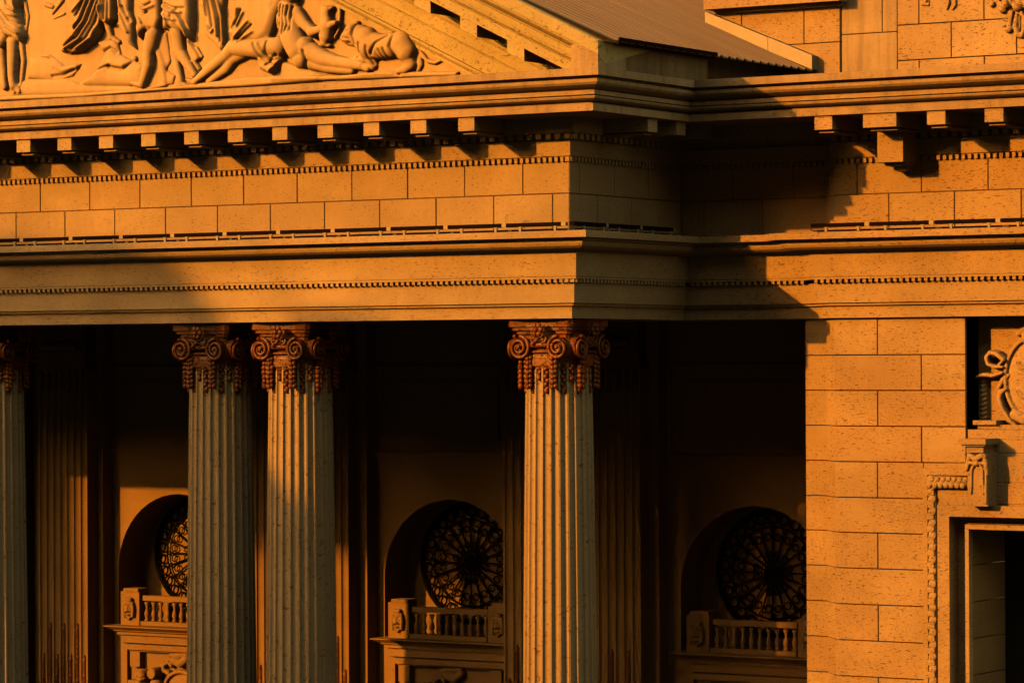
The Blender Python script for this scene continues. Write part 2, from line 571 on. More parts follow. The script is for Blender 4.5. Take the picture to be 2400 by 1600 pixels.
link('roof_sheet', mesh('roof_sheet', v, f), portico, (0, 0, 0), ROOF)
m = MB()
m.box(1.602, 1.625, -1.05, 2.35, 4.585, 4.645)
m.box(1.42, 1.60, -0.9, 2.35, 4.545, 4.565)
m.build('eave_board', HOUSING, portico)
def sloped_bar(x0, x1, y0, y1, zf, h):
    m = MB()
    v = []
    for y in (y0, y1):
        for x in (x0, x1):
            v += [(x, y, zf(x)), (x, y, zf(x) + h)]
    m.add(v, [(0, 2, 3, 1), (4, 5, 7, 6), (0, 4, 6, 2), (1, 3, 7, 5), (0, 1, 5, 4), (2, 6, 7, 3)])
    return m
fz = lambda x: 5.55 - 0.42 * (x + 0.60)
sloped_bar(-0.60, 0.72, 5.94, 6.17, fz, 0.25).build('flashing', FLASH, portico)
sloped_bar(0.735, 1.64, 5.93, 6.17, fz, 0.257).build('flashing', FLASH, portico)
sloped_bar(-0.95, 0.15, 5.80, 5.84, lambda x: 5.56 - 0.435 * (x + 0.95), 0.06).build('flashing', FLASH, portico)

RELIEF = [('draped_woman', [('p', [(-12.778, 6.81), (-12.156, 6.769), (-12.077, 6.184), (-12.172, 6.003), (-12.106, 5.771), (-12.032, 5.498), (-12.108, 5.357), (-12.35, 5.484), (-12.513, 5.295), (-12.785, 5.247)], 0.229, 0.125), ('c', [(-12.323, 5.389, 0.125), (-12.339, 5.037, 0.108), (-12.353, 4.747, 0.087), (-12.322, 4.559, 0.079)], 0.083), ('c', [(-12.3, 4.558, 0.083), (-12.206, 4.46, 0.062)], 0.042), ('c', [(-12.381, 4.541, 0.062), (-12.328, 4.455, 0.054)], 0.031), ('c', [(-12.162, 5.36, 0.058), (-12.115, 5.025, 0.054), (-12.179, 4.572, 0.041)], 0.021), ('c', [(-12.649, 5.219, 0.104), (-12.596, 4.863, 0.083), (-12.571, 4.55, 0.067)], 0.042), ('c', [(-12.078, 6.122, 0.046), (-12.009, 5.869, 0.037), (-12.067, 5.562, 0.029)], 0.01), ('f', [(-12.564, 6.089), (-12.348, 5.93), (-12.173, 5.879)], 0.023, 0.071), ('f', [(-12.619, 5.967), (-12.376, 5.704), (-12.107, 5.543)], 0.023, 0.071), ('f', [(-12.211, 6.358), (-12.186, 5.962)], 0.023, 0.071), ('f', [(-12.454, 6.373), (-12.374, 6.077), (-12.213, 5.985)], 0.023, 0.071), ('f', [(-12.674, 5.845), (-12.458, 5.604), (-12.323, 5.514)], 0.023, 0.071), ('f', [(-12.51, 6.023), (-12.322, 5.804), (-12.133, 5.711)], 0.019, -0.075), ('f', [(-12.119, 5.979), (-12.079, 5.728)], 0.019, -0.075)]), ('robed_figure', [('p', [(-11.012, 5.996), (-10.745, 6.677), (-9.961, 6.625), (-9.964, 5.933), (-10.135, 5.637), (-10.188, 5.436), (-10.358, 5.262), (-10.647, 5.114), (-10.963, 5.09), (-11.161, 5.141), (-11.041, 5.299), (-10.803, 5.532), (-10.855, 5.74)], 0.226, 0.144), ('p', [(-10.117, 6.635), (-9.857, 6.618), (-9.849, 5.682), (-9.966, 5.567), (-10.121, 5.667)], 0.275, 0.082), ('c', [(-10.056, 5.653, 0.077), (-10.005, 5.447, 0.061), (-9.967, 5.353, 0.055)], 0.041), ('c', [(-9.967, 5.353, 0.057), (-9.799, 5.262, 0.045)], 0.031), ('c', [(-11.569, 6.07, 0.05), (-11.409, 6.016, 0.041)], 0.01), ('c', [(-11.17, 6.129, 0.053), (-11.41, 5.896, 0.029)], 0.01), ('c', [(-11.118, 5.875, 0.029), (-11.384, 5.796, 0.018)], 0.01), ('f', [(-10.146, 6.066), (-10.33, 5.669), (-10.593, 5.357), (-10.962, 5.192)], 0.022, 0.069), ('f', [(-10.276, 6.074), (-10.487, 5.678), (-10.751, 5.427), (-11.041, 5.268)], 0.022, 0.069), ('f', [(-10.407, 6.082), (-10.592, 5.725), (-10.842, 5.514)], 0.022, 0.069), ('f', [(-10.042, 5.938), (-10.174, 5.599), (-10.331, 5.363), (-10.699, 5.168)], 0.022, 0.069), ('f', [(-10.511, 6.089), (-10.749, 5.878)], 0.022, 0.07), ('f', [(-10.211, 6.07), (-10.408, 5.674), (-10.672, 5.392), (-11.002, 5.231)], 0.018, -0.073), ('f', [(-10.341, 6.078), (-10.539, 5.702), (-10.803, 5.471)], 0.018, -0.074), ('f', [(-10.094, 5.982), (-10.252, 5.624), (-10.462, 5.36), (-10.831, 5.175)], 0.018, -0.073), ('f', [(-10.485, 6.046), (-10.696, 5.793)], 0.018, -0.074), ('f', [(-9.963, 6.218), (-9.986, 5.68)], 0.018, -0.073), ('f', [(-9.911, 6.215), (-9.913, 5.686)], 0.018, -0.073), ('f', [(-10.046, 6.223), (-10.069, 5.674)], 0.022, 0.069), ('f', [(-11.121, 5.118), (-10.91, 5.128)], 0.016, -0.082)]), ('draped_figure', [('p', [(-9.805, 6.615), (-9.47, 6.593), (-9.486, 5.823), (-9.41, 5.616), (-9.412, 5.251), (-9.361, 5.077), (-9.476, 5.174), (-9.63, 5.324), (-9.746, 5.534), (-9.771, 5.657)], 0.152, 0.091), ('f', [(-9.733, 5.594), (-9.579, 5.362), (-9.451, 5.152)], 0.02, 0.069), ('f', [(-9.68, 5.774), (-9.501, 5.419)], 0.02, 0.069), ('f', [(-9.628, 5.913), (-9.474, 5.62)], 0.018, -0.073), ('f', [(-9.707, 5.552), (-9.528, 5.258)], 0.018, -0.073), ('f', [(-9.704, 6.202), (-9.679, 5.916), (-9.525, 5.704)], 0.022, 0.069)]), ('rocky_ground', [('p', [(-10.332, 5.302), (-9.889, 5.318), (-9.812, 5.233), (-9.748, 5.026), (-9.452, 4.889), (-9.221, 4.816), (-9.197, 4.411), (-10.597, 4.477), (-10.755, 4.546), (-10.334, 4.771), (-10.15, 5.047)], 0.098, 0.184), ('p', [(-11.975, 5.101), (-11.493, 5.138), (-11.122, 4.892), (-10.7, 4.912), (-10.912, 4.676), (-11.389, 4.617), (-12.03, 4.69)], 0.07, 0.166), ('p', [(-12.138, 4.653), (-11.124, 4.646), (-10.597, 4.497), (-8.687, 4.366), (-8.688, 4.286), (-10.756, 4.32), (-12.463, 4.378)], 0.054, 0.124), ('c', [(-9.426, 4.928, 0.061)], 0.02), ('f', [(-10.15, 5.088), (-9.968, 5.16), (-9.838, 5.071)], 0.029, -0.073), ('f', [(-10.021, 4.796), (-9.659, 4.737), (-9.452, 4.889)], 0.029, -0.073), ('f', [(-10.282, 4.768), (-9.969, 4.875), (-9.659, 4.818)], 0.061, 0.041), ('f', [(-10.755, 4.546), (-10.334, 4.75), (-9.969, 4.834)], 0.025, -0.074), ('f', [(-11.335, 4.903), (-11.123, 4.81), (-10.806, 4.856)], 0.049, 0.045), ('f', [(-11.389, 4.7), (-11.123, 4.707), (-10.859, 4.797)], 0.025, -0.074), ('f', [(-11.814, 5.093), (-11.467, 5.033)], 0.025, -0.074)]), ('striding_man', [('p', [(-8.912, 5.325), (-8.682, 5.393), (-8.583, 4.844), (-8.686, 4.688), (-8.483, 4.578), (-8.535, 4.419), (-8.942, 4.378), (-8.838, 4.777)], 0.04, 0.081), ('p', [(-9.264, 6.579), (-8.728, 6.544), (-8.702, 5.616), (-8.797, 5.399), (-9.065, 5.445), (-9.193, 5.341), (-9.258, 5.243), (-9.321, 5.51), (-9.217, 5.767)], 0.223, 0.101), ('c', [(-8.937, 5.387, 0.157), (-9.01, 5.149, 0.141), (-9.067, 4.99, 0.113), (-9.08, 4.789, 0.113), (-9.158, 4.591, 0.089), (-9.223, 4.452, 0.073)], 0.071), ('c', [(-9.223, 4.432, 0.073), (-9.402, 4.461, 0.053), (-9.531, 4.512, 0.03)], 0.051), ('c', [(-8.862, 5.02, 0.071), (-8.762, 4.773, 0.081), (-8.717, 4.489, 0.06)], 0.01), ('c', [(-8.717, 4.428, 0.052), (-9.018, 4.376, 0.036)], 0.01), ('f', [(-9.216, 5.949), (-9.075, 5.87), (-8.909, 5.93)], 0.018, -0.073), ('f', [(-9.191, 5.786), (-9.076, 5.718), (-8.986, 5.763)], 0.018, -0.073), ('f', [(-9.165, 5.885), (-9.037, 5.817), (-8.833, 5.865)], 0.022, 0.069), ('f', [(-9.217, 5.706), (-9.115, 5.579)], 0.022, 0.069), ('f', [(-9.27, 5.244), (-9.142, 5.399), (-8.937, 5.448)], 0.018, -0.073)]), ('skirted_man', [('p', [(-8.677, 6.541), (-8.046, 6.499), (-7.994, 5.695), (-8.005, 5.415), (-8.072, 5.139), (-8.202, 5.346), (-8.479, 5.412), (-8.682, 5.413)], 0.242, 0.121), ('c', [(-8.404, 5.377, 0.153), (-8.379, 5.155, 0.133), (-8.33, 4.992, 0.112), (-8.179, 4.783, 0.104), (-8.017, 4.565, 0.076)], 0.04), ('c', [(-8.481, 5.0, 0.092), (-8.407, 4.715, 0.084), (-8.332, 4.47, 0.068)], 0.04), ('c', [(-8.307, 4.409, 0.052), (-8.169, 4.358, 0.04)], 0.04), ('p', [(-8.202, 5.306), (-8.077, 5.139), (-7.952, 5.072), (-7.832, 4.886), (-7.953, 4.792), (-7.849, 4.647), (-7.929, 4.611), (-8.079, 4.818), (-8.178, 5.004)], 0.1, 0.06), ('f', [(-8.63, 5.853), (-8.427, 5.731), (-8.175, 5.706)], 0.022, 0.068), ('f', [(-8.377, 5.758), (-8.201, 5.547), (-8.089, 5.26)], 0.022, 0.068), ('f', [(-8.529, 5.606), (-8.505, 5.427)], 0.022, 0.068), ('f', [(-8.579, 5.89), (-8.376, 5.798), (-8.124, 5.783)], 0.018, -0.072), ('f', [(-8.326, 5.775), (-8.138, 5.563), (-8.051, 5.338)], 0.018, -0.072), ('f', [(-8.453, 5.662), (-8.327, 5.494), (-8.177, 5.345)], 0.018, -0.072), ('f', [(-8.177, 5.285), (-7.952, 4.992), (-7.877, 4.888)], 0.018, -0.072), ('f', [(-8.655, 5.734), (-8.529, 5.626), (-8.327, 5.574)], 0.022, 0.068)]), ('seated_drapery', [('p', [(-7.92, 6.491), (-7.222, 6.445), (-7.325, 5.596), (-7.279, 5.016), (-7.378, 4.922), (-7.527, 5.069), (-7.8, 5.284), (-7.724, 5.539), (-7.848, 5.806)], 0.14, 0.1), ('f', [(-7.722, 5.919), (-7.694, 5.637)], 0.022, 0.068), ('f', [(-7.597, 6.031), (-7.475, 5.605), (-7.426, 5.243)], 0.022, 0.068), ('f', [(-7.472, 6.083), (-7.35, 5.697), (-7.313, 5.098)], 0.022, 0.068), ('f', [(-7.77, 5.282), (-7.527, 5.079), (-7.378, 4.942)], 0.018, -0.072), ('f', [(-7.66, 5.995), (-7.599, 5.672), (-7.55, 5.41)], 0.018, -0.072), ('f', [(-7.535, 6.067), (-7.4, 5.6), (-7.365, 5.14)], 0.018, -0.072), ('f', [(-7.675, 5.437), (-7.551, 5.31), (-7.488, 5.386)], 0.022, 0.068), ('f', [(-7.699, 5.538), (-7.724, 5.659), (-7.773, 5.802)], 0.018, -0.072)]), ('reclining_figure', [('p', [(-7.173, 6.442), (-6.045, 6.368), (-5.903, 5.768), (-6.049, 5.58), (-6.245, 5.178), (-6.49, 5.014), (-7.055, 5.123), (-7.228, 5.292), (-7.028, 5.579)], 0.199, 0.159), ('p', [(-6.563, 5.195), (-6.246, 5.04), (-5.955, 4.906), (-6.005, 4.633), (-6.249, 4.468), (-6.517, 4.58), (-6.589, 4.9)], 0.158, 0.099), ('c', [(-6.052, 4.97, 0.187), (-6.564, 4.958, 0.173), (-7.081, 5.005, 0.15), (-7.279, 4.857, 0.114), (-7.554, 4.692, 0.11), (-7.854, 4.507, 0.075), (-7.98, 4.433, 0.059)], 0.089), ('c', [(-7.955, 4.392, 0.06), (-8.206, 4.488, 0.032)], 0.04), ('c', [(-6.687, 4.984, 0.139), (-7.131, 4.809, 0.115), (-7.28, 4.638, 0.099), (-7.554, 4.492, 0.075), (-7.705, 4.42, 0.059)], 0.03), ('c', [(-7.705, 4.4, 0.052), (-7.76, 4.358, 0.04)], 0.02), ('c', [(-6.194, 5.786, 0.162), (-6.219, 5.531, 0.122), (-6.343, 5.183, 0.095)], 0.059), ('f', [(-6.929, 5.712), (-7.054, 5.381)], 0.022, 0.067), ('f', [(-6.684, 5.459), (-7.055, 5.143)], 0.022, 0.067), ('f', [(-6.782, 5.624), (-6.931, 5.394)], 0.022, 0.067), ('f', [(-6.587, 5.256), (-6.932, 5.107)], 0.022, 0.067), ('f', [(-6.855, 5.687), (-6.98, 5.417)], 0.018, -0.071), ('f', [(-6.611, 5.396), (-6.956, 5.138)], 0.018, -0.071), ('f', [(-7.028, 5.757), (-7.102, 5.603), (-7.153, 5.387)], 0.018, -0.071), ('f', [(-6.559, 5.057), (-6.394, 4.771), (-6.151, 4.641)], 0.018, -0.071), ('f', [(-6.441, 5.05), (-6.272, 4.805), (-6.053, 4.754)], 0.022, 0.067), ('f', [(-6.246, 5.079), (-6.271, 4.844), (-6.199, 4.761)], 0.018, -0.071), ('f', [(-5.956, 4.768), (-6.249, 4.537)], 0.022, 0.067), ('f', [(-6.053, 4.833), (-6.321, 4.649)], 0.018, -0.071), ('f', [(-5.98, 4.691), (-6.224, 4.506)], 0.018, -0.071)]), ('long_haired_woman', [('c', [(-5.856, 5.412, 0.216), (-5.761, 5.112, 0.246), (-5.641, 4.909, 0.236)], 0.049), ('c', [(-5.496, 4.941, 0.186)], 0.078), ('c', [(-5.57, 4.729, 0.186)], 0.059), ('c', [(-5.662, 5.558, 0.122), (-5.47, 5.331, 0.106), (-5.303, 5.184, 0.102)], 0.088), ('c', [(-5.303, 5.184, 0.094), (-5.088, 5.231, 0.082), (-4.849, 5.296, 0.07)], 0.147), ('c', [(-4.849, 5.305, 0.07), (-4.773, 5.32, 0.055)], 0.166), ('c', [(-5.473, 4.88, 0.196), (-5.09, 4.704, 0.157), (-4.805, 4.631, 0.121), (-4.45, 4.574, 0.102), (-4.285, 4.546, 0.09)], 0.059), ('c', [(-4.285, 4.546, 0.089), (-4.144, 4.491, 0.078)], 0.043), ('c', [(-5.378, 4.66, 0.137), (-4.996, 4.543, 0.108), (-4.639, 4.486, 0.088), (-4.493, 4.469, 0.074)], 0.035), ('p', [(-6.053, 4.734), (-5.715, 4.619), (-5.33, 4.501), (-4.996, 4.407), (-5.475, 4.332), (-6.055, 4.321)], 0.089, 0.079), ('c', [(-5.805, 5.88, 0.181)], 0.118), ('c', [(-5.732, 5.974, 0.157)], 0.079), ('c', [(-5.951, 5.693, 0.118), (-6.025, 5.5, 0.094), (-6.062, 5.325, 0.043)], 0.089), ('c', [(-5.83, 5.685, 0.141), (-5.856, 5.412, 0.118), (-5.905, 5.198, 0.047)], 0.118), ('c', [(-5.71, 5.678, 0.082), (-5.748, 5.307, 0.047), (-5.736, 5.169, 0.024)], 0.079), ('f', [(-5.951, 5.732), (-6.0, 5.578), (-5.953, 5.417), (-6.002, 5.243)], 0.018, -0.071), ('f', [(-5.855, 5.687), (-5.904, 5.533), (-5.856, 5.373), (-5.905, 5.179)], 0.018, -0.071), ('f', [(-5.77, 5.682), (-5.819, 5.508), (-5.772, 5.348), (-5.833, 5.214)], 0.018, -0.071), ('f', [(-5.71, 5.659), (-5.735, 5.444), (-5.712, 5.247)], 0.018, -0.071), ('f', [(-6.049, 5.659), (-6.074, 5.503), (-6.038, 5.344)], 0.018, -0.071), ('f', [(-5.437, 4.859), (-5.413, 4.682), (-5.45, 4.566)], 0.023, -0.07), ('f', [(-5.328, 5.029), (-5.471, 5.135)], 0.016, -0.07)]), ('water_jug', [('c', [(-5.11, 5.623, 0.043), (-5.014, 5.568, 0.098), (-4.907, 5.607, 0.039)], 0.078), ('c', [(-5.026, 5.54, 0.101), (-5.027, 5.442, 0.107), (-5.004, 5.265, 0.16), (-5.029, 5.111, 0.133), (-5.065, 5.005, 0.09)], 0.078), ('c', [(-5.173, 4.966, 0.039), (-4.97, 4.936, 0.039)], 0.078), ('c', [(-4.8, 5.653, 0.033), (-4.734, 5.561, 0.033), (-4.742, 5.348, 0.029), (-4.766, 5.193, 0.027), (-4.85, 5.072, 0.027)], 0.068)]), ('lion', [('c', [(-4.459, 5.137, 0.163), (-4.566, 5.075, 0.116), (-4.637, 5.05, 0.078)], 0.078), ('c', [(-4.59, 4.979, 0.058), (-4.46, 4.943, 0.051)], 0.029), ('c', [(-4.435, 5.287, 0.058), (-4.371, 5.299, 0.05)], 0.058), ('c', [(-4.553, 5.283, 0.035)], 0.029), ('c', [(-4.306, 5.071, 0.204), (-4.165, 4.985, 0.242), (-4.072, 4.864, 0.248)], 0.048), ('c', [(-4.072, 4.903, 0.24), (-3.838, 4.852, 0.228), (-3.559, 4.866, 0.224)], 0.048), ('c', [(-3.373, 4.885, 0.235), (-3.281, 4.745, 0.208)], 0.087), ('c', [(-3.27, 4.668, 0.165), (-3.201, 4.511, 0.115), (-3.317, 4.43, 0.088), (-3.491, 4.4, 0.058)], 0.067), ('c', [(-3.051, 4.637, 0.069), (-3.04, 4.483, 0.061), (-3.087, 4.409, 0.05)], 0.01), ('c', [(-4.214, 4.678, 0.124), (-4.402, 4.639, 0.085), (-4.556, 4.661, 0.058)], 0.029), ('c', [(-4.073, 4.632, 0.135), (-4.05, 4.534, 0.093), (-4.309, 4.512, 0.07)], 0.015), ('c', [(-3.119, 4.852, 0.054), (-3.005, 4.683, 0.044), (-2.879, 4.552, 0.042), (-2.719, 4.515, 0.038), (-2.524, 4.581, 0.025)], 0.029), ('f', [(-3.979, 4.724), (-3.85, 4.901), (-3.639, 5.024)], 0.025, -0.066), ('f', [(-3.874, 4.776), (-3.804, 4.638)], 0.017, -0.058), ('f', [(-3.78, 4.791), (-3.723, 4.633)], 0.017, -0.058), ('f', [(-3.687, 4.805), (-3.641, 4.639)], 0.017, -0.058), ('f', [(-3.488, 5.025), (-3.547, 4.836), (-3.467, 4.62)], 0.029, -0.069), ('f', [(-4.357, 5.258), (-4.372, 5.055), (-4.319, 4.916)], 0.025, -0.07), ('f', [(-4.201, 4.929), (-4.225, 4.776), (-4.355, 4.676)], 0.017, -0.058), ('f', [(-4.037, 4.862), (-4.05, 4.689), (-3.992, 4.56)], 0.023, -0.058), ('f', [(-4.613, 5.058), (-4.495, 5.023)], 0.016, -0.058), ('f', [(-4.506, 5.159), (-4.459, 5.166)], 0.016, -0.05)]), ('relief_ledge', [('p', [(-6.689, 4.47), (-5.475, 4.43), (-4.758, 4.395), (-3.817, 4.416), (-2.23, 4.337), (-2.23, 4.252), (-4.997, 4.309), (-6.936, 4.284), (-8.688, 4.306), (-10.756, 4.259), (-12.789, 4.289), (-12.789, 4.393), (-10.755, 4.361), (-8.687, 4.366)], 0.095, 0.04), ('f', [(-6.2, 4.407), (-5.235, 4.369)], 0.049, 0.039), ('f', [(-4.522, 4.403), (-3.584, 4.376)], 0.035, 0.035), ('f', [(-3.491, 4.391), (-3.445, 4.331)], 0.017, -0.069)])]
for nm, prims in RELIEF:
    relief(nm, prims, 0.0, portico, PLASTER)

# ------------------------------------------------------------------ columns
def shaft_mesh(r0, r1, z0, z1, n=24):
    prof = []
    per = 10
    for k in range(n):
        for j in range(per):
            t = j / per
            a = 2 * math.pi * (k + t) / n
            if t < 0.2:
                d = 0.0
            else:
                u = (t - 0.2) / 0.8 * 2 - 1
                d = 0.088 * math.sqrt(max(0, 1 - u * u))
            prof.append((a, 1 - d))
    N = len(prof)
    zz = np.linspace(z0, z1, 9)
    v, f = [], []
    for z in zz:
        t = (z - z0) / (z1 - z0)
        r = r0 + (r1 - r0) * (t ** 1.6)
        v += [(r * q * math.cos(a), r * q * math.sin(a), z) for a, q in prof]
    for i in range(len(zz) - 1):
        for j in range(N):
            f.append((i * N + j, i * N + (j + 1) % N, (i + 1) * N + (j + 1) % N, (i + 1) * N + j))
    f.append(tuple((len(zz) - 1) * N + j for j in range(N)))
    return mesh('shaft', v, f)

def spiral(c, ax, sgn, r0=0.207, turns=2.2, n=44):
    pts, rad = [], []
    for i in range(n):
        t = i / (n - 1)
        r = r0 * (1 - 0.88 * t)
        a = math.pi / 2 - sgn * 2 * math.pi * turns * t
        pts.append((c[0] + r * math.cos(a), c[1] - 0.015 - 0.05 * t, c[2] + r * math.sin(a)))
        rad.append(0.034 * (1 - 0.45 * t))
    return pts, rad

def column(x, y, label):
    col = thing('fluted_column', label, 'column', (x, y, -12.0), 'fluted columns of the portico')
    link('shaft', SHAFT_ME, col, (0, 0, 0), SHAFT)
    link('base', BASE_ME, col, (0, 0, 0), SHAFT)
    cap = link('capital', BELL_ME, col, (0, 0, 0), TERRA)
    link('abacus', ABACUS_ME, cap, (0, 0, 0), TERRA)
    for q in range(4):
        rot = q * math.pi / 2
        for me, nm in ((VOL_ME[0], 'volute'), (VOL_ME[1], 'volute'), (FLOWER_ME, 'rosette'), (BAND_ME, 'egg_band'), (SWAG_ME, 'fruit_drop'), (SWAG2_ME, 'fruit_drop')):
            o = link(nm, me, cap, (0, 0, 0), TERRA)
            o.rotation_euler = (0, 0, rot)
        o = link('neck_panel', NECK_ME, cap, (0, 0, 0), TERRA)
        o.rotation_euler = (0, 0, rot)
    for k in range(24):
        a = 2 * math.pi * (k + 0.6) / 24
        o = link('husk_drop', HUSK_ME[k % 2], cap, (0.545 * math.cos(a), 0.545 * math.sin(a), 11.20), TERRA)
        o.rotation_euler = (0, 0, a + math.pi / 2)
    return col

TOP = 12.0
SHAFT_ME = shaft_mesh(0.68, 0.575, 0.45, 11.24)
m = MB()
m.prism([(-.92, -.92), (.92, -.92), (.92, .92), (-.92, .92)], 0.0, 0.18)
m.lathe([(0.9, 0.18), (0.93, 0.24), (0.9, 0.30), (0.78, 0.31), (0.74, 0.36), (0.78, 0.40), (0.80, 0.43), (0.72, 0.46)], 32)
BASE_ME = m.mesh('base')
m = MB()
m.lathe([(0.56, 11.13), (0.585, 11.15), (0.56, 11.2), (0.60, 11.3), (0.62, 11.36), (0.57, 11.38), (0.56, 11.6), (0.52, 11.80)], 32)
BELL_ME = m.mesh('capital', True)
m = MB()
ab = []
for q in range(4):                                    # concave sides, clipped horns
    c, s = math.cos(q * math.pi / 2), math.sin(q * math.pi / 2)
    for px, py in ((-0.66, -0.59), (-0.59, -0.65), (-0.30, -0.58), (0.0, -0.56), (0.30, -0.58), (0.59, -0.65)):
        ab.append((c * px - s * py, s * px + c * py))
m.prism(ab, 11.862, 11.985)
m.prism([(x * 0.93, y * 0.93) for x, y in ab], 11.80, 11.861)
m.prism([(x * 0.74, y * 0.74) for x, y in ab], 11.60, 11.80)
m.prism([(x * 0.84, y * 0.84) for x, y in ab], 11.74, 11.799)
ABACUS_ME = m.mesh('abacus')
VOL_ME = []
for sgn in (-1, 1):
    m = MB()
    c = (0.387 * sgn, -0.66, 11.50)
    p, r = spiral(c, 0, -sgn)
    m.tube(p, r, 6)
    v = [(c[0] + 0.18 * math.cos(a), c[1] + yy, c[2] + 0.18 * math.sin(a)) for yy in (0.0, 0.16) for a in [2 * math.pi * i / 20 for i in range(20)]]
    m.add(v, [(i, (i + 1) % 20, 20 + (i + 1) % 20, 20 + i) for i in range(20)] + [tuple(range(20)), tuple(range(20, 40))[::-1]])
    m.ball((c[0], c[1] - 0.06, c[2]), 0.035, 8, 5)
    VOL_ME.append(m.mesh('volute', True))
m = MB()
random.seed(3)
for i in range(6):
    a = i * math.pi / 3
    m.ball((0.08 * math.cos(a), -0.73, 11.81 + 0.08 * math.sin(a)), (0.055, 0.045, 0.055), 7, 4, 0.1)
m.ball((0, -0.77, 11.81), 0.045, 7, 4)
for i in range(12):
    m.ball((random.uniform(-0.14, 0.14), -0.68 + random.uniform(-.03, .03), 11.60 + random.uniform(-0.04, 0.14)), (0.05, 0.04, 0.03), 6, 4, 0.2)
for sg in (-1, 1):
    m.tube([(0.05 * sg, -0.66, 11.58), (0.13 * sg, -0.67, 11.60), (0.16 * sg, -0.67, 11.66), (0.12 * sg, -0.67, 11.69)], [0.03, 0.03, 0.025, 0.02], 6)
FLOWER_ME = m.mesh('rosette', True)
m = MB()
m.tube([(-0.36, -0.63, 11.55), (0.36, -0.63, 11.55)], 0.05, 8)
m.tube([(-0.36, -0.61, 11.43), (0.36, -0.61, 11.43)], 0.025, 6)
for i in range(9):
    m.ball((-0.24 + 0.06 * i, -0.655, 11.545), (0.026, 0.03, 0.045), 6, 4)
BAND_ME = m.mesh('egg_band', True)
def drop_mesh(x, n, z0):
    m = MB()
    for i in range(n):
        for s in (-1, 1, 0):
            m.ball((x + 0.042 * s + random.uniform(-.01, .01), -0.60 - (0.03 if s == 0 else 0) , z0 - 0.082 * i - (0.02 if s == 0 else 0)), (0.045, 0.05, 0.05), 6, 4, 0.18)
    return m.mesh('fruit_drop', True)
SWAG_ME = drop_mesh(-0.25, 8, 11.42)
SWAG2_ME = drop_mesh(0.25, 8, 11.42)
m = MB()
m.box(-0.17, 0.17, -0.60, -0.5, 11.19, 11.39)
NECK_ME = m.mesh('neck_panel')
HUSK_ME = []
for L in (0.34, 0.12):
    m = MB()
    nn = 7 if L > 0.2 else 4
    for i in range(nn):
        t = i / (nn - 1)
        z = -t * (L + 0.06)
        rr = 0.048 * (1 - 0.15 * t)
        m.ball((0.018 * (-1) ** i, -0.015, z), (rr, rr * 1.0, 0.042), 7, 4, 0.12)
    m.ball((0, -0.02, -(L + 0.10)), (0.05, 0.05, 0.055), 8, 5)
    HUSK_ME.append(m.mesh('husk_drop', True))
CY = 0.65
column(-0.622, CY, 'fluted column at the corner of the portico, sunlit to the bottom of the picture')
column(-6.15, CY, 'fluted column of the pair lit only on its upper part, dim below')
column(-7.97, CY, 'fully shaded fluted column of the pair, left of the half lit one')
column(-13.47, CY, 'dim fluted column cut off by the left picture edge')
column(-16.2, CY, 'fluted column beyond the left picture edge, next to the cut off one')
column(-23.75, CY, 'outermost fluted column far beyond the left picture edge')

# ------------------------------------------------------------------ wing of the building
wing = thing('museum_wing', 'orange lit stone building wing with pitted ashlar blocks, window and shield right of the portico', 'building', (OX, OY, 0))
D1L, YSL = D1 - OY, YS - OY
X0 = -OX
steps = [(2.66, D1L, -1, 1), (2.66, 4.44, -1, 1), (2.81, 4.44, -1, 1), (2.81, 4.27, -1, 1), (2.97, 4.27, -1, 1), (2.97, 4.10, -1, 1)]
wp = [(X0, D1L, 1, 1)] + steps + [(12, YW, 0, 1)]
sweep('architrave', wp, ARCH, wing, STONE_P)
sweep('frieze_backing', wp, [(-0.5, 1.48), (-0.02, 1.48), (-0.02, 2.80), (-0.5, 2.80)], wing, CORE)
sweep('bed_moulding', [(X0, D1L, 1, 1), (2.97, D1L, -1, 1), (2.97, YW, -1, 1), (12, YW, 0, 1)], BED, wing, STONE_P)
sweep('cornice', [(X0, YSL, 1, 1), (12, YSL, 0, 1)], CORN, wing, STONE_F)
for r, (z0, z1) in enumerate(((1.50, 2.143), (2.143, 2.80))):
    e = [X0, 0.10, 1.30, 2.66] if r == 0 else [X0, 0.70, 1.92, 2.66]
    for a, b in zip(e[:-1], e[1:]):
        stone_block(wing, a, b, z0, z1, D1L, mat=STONE_P)
    for a, b, yy in ((2.66, 2.81, 4.44), (2.81, 2.97, 4.27)):
        stone_block(wing, a, b, z0, z1, yy, mat=STONE_P, gap=0.004)
    e = [2.97] + ([4.044, 5.283, 6.515, 7.75, 9.0, 10.2] if r == 0 else [3.437, 4.664, 5.91, 7.14, 8.4, 9.6])
    for a, b in zip(e[:-1], e[1:]):
        stone_block(wing, a, b, z0, z1, YW, mat=STONE_P)
dentils('dentil_course', [('x', X0 + 0.33, 2.35, D1L, D1L - 0.30, 0.612, 0.669, 0.1165, 0.062), ('x', 2.72, 10.0, YW, YW - 0.30, 0.612, 0.669, 0.1165, 0.062),
                          ('x', X0, 2.6, D1L, D1L - 0.062, 2.690, 2.768, 0.1165, 0.062), ('x', 2.97, 4.22, YW, YW - 0.062, 2.690, 2.768, 0.1165, 0.062), ('x', 4.72, 10.0, YW, YW - 0.062, 2.690, 2.768, 0.1165, 0.062),
                          ('x', 2.97, 10.0, YW, YW - 0.14, 3.075, 3.168, 0.19, 0.11)], wing, STONE_P)
yf = YSL - 1.13
MODW = modillion_mesh(0.335, 1.9)
MODW.materials.append(STONE_P)
for x in (3.25, 5.36, 6.41, 7.46, 8.51):
    link('modillion', MODW, wing, (x, yf, 3.202))
m = MB()
m.box(4.17, 4.79, yf, YW, 3.202, 3.437)
m.box(4.25, 4.75, yf + 0.12, YW, 3.15, 3.18)
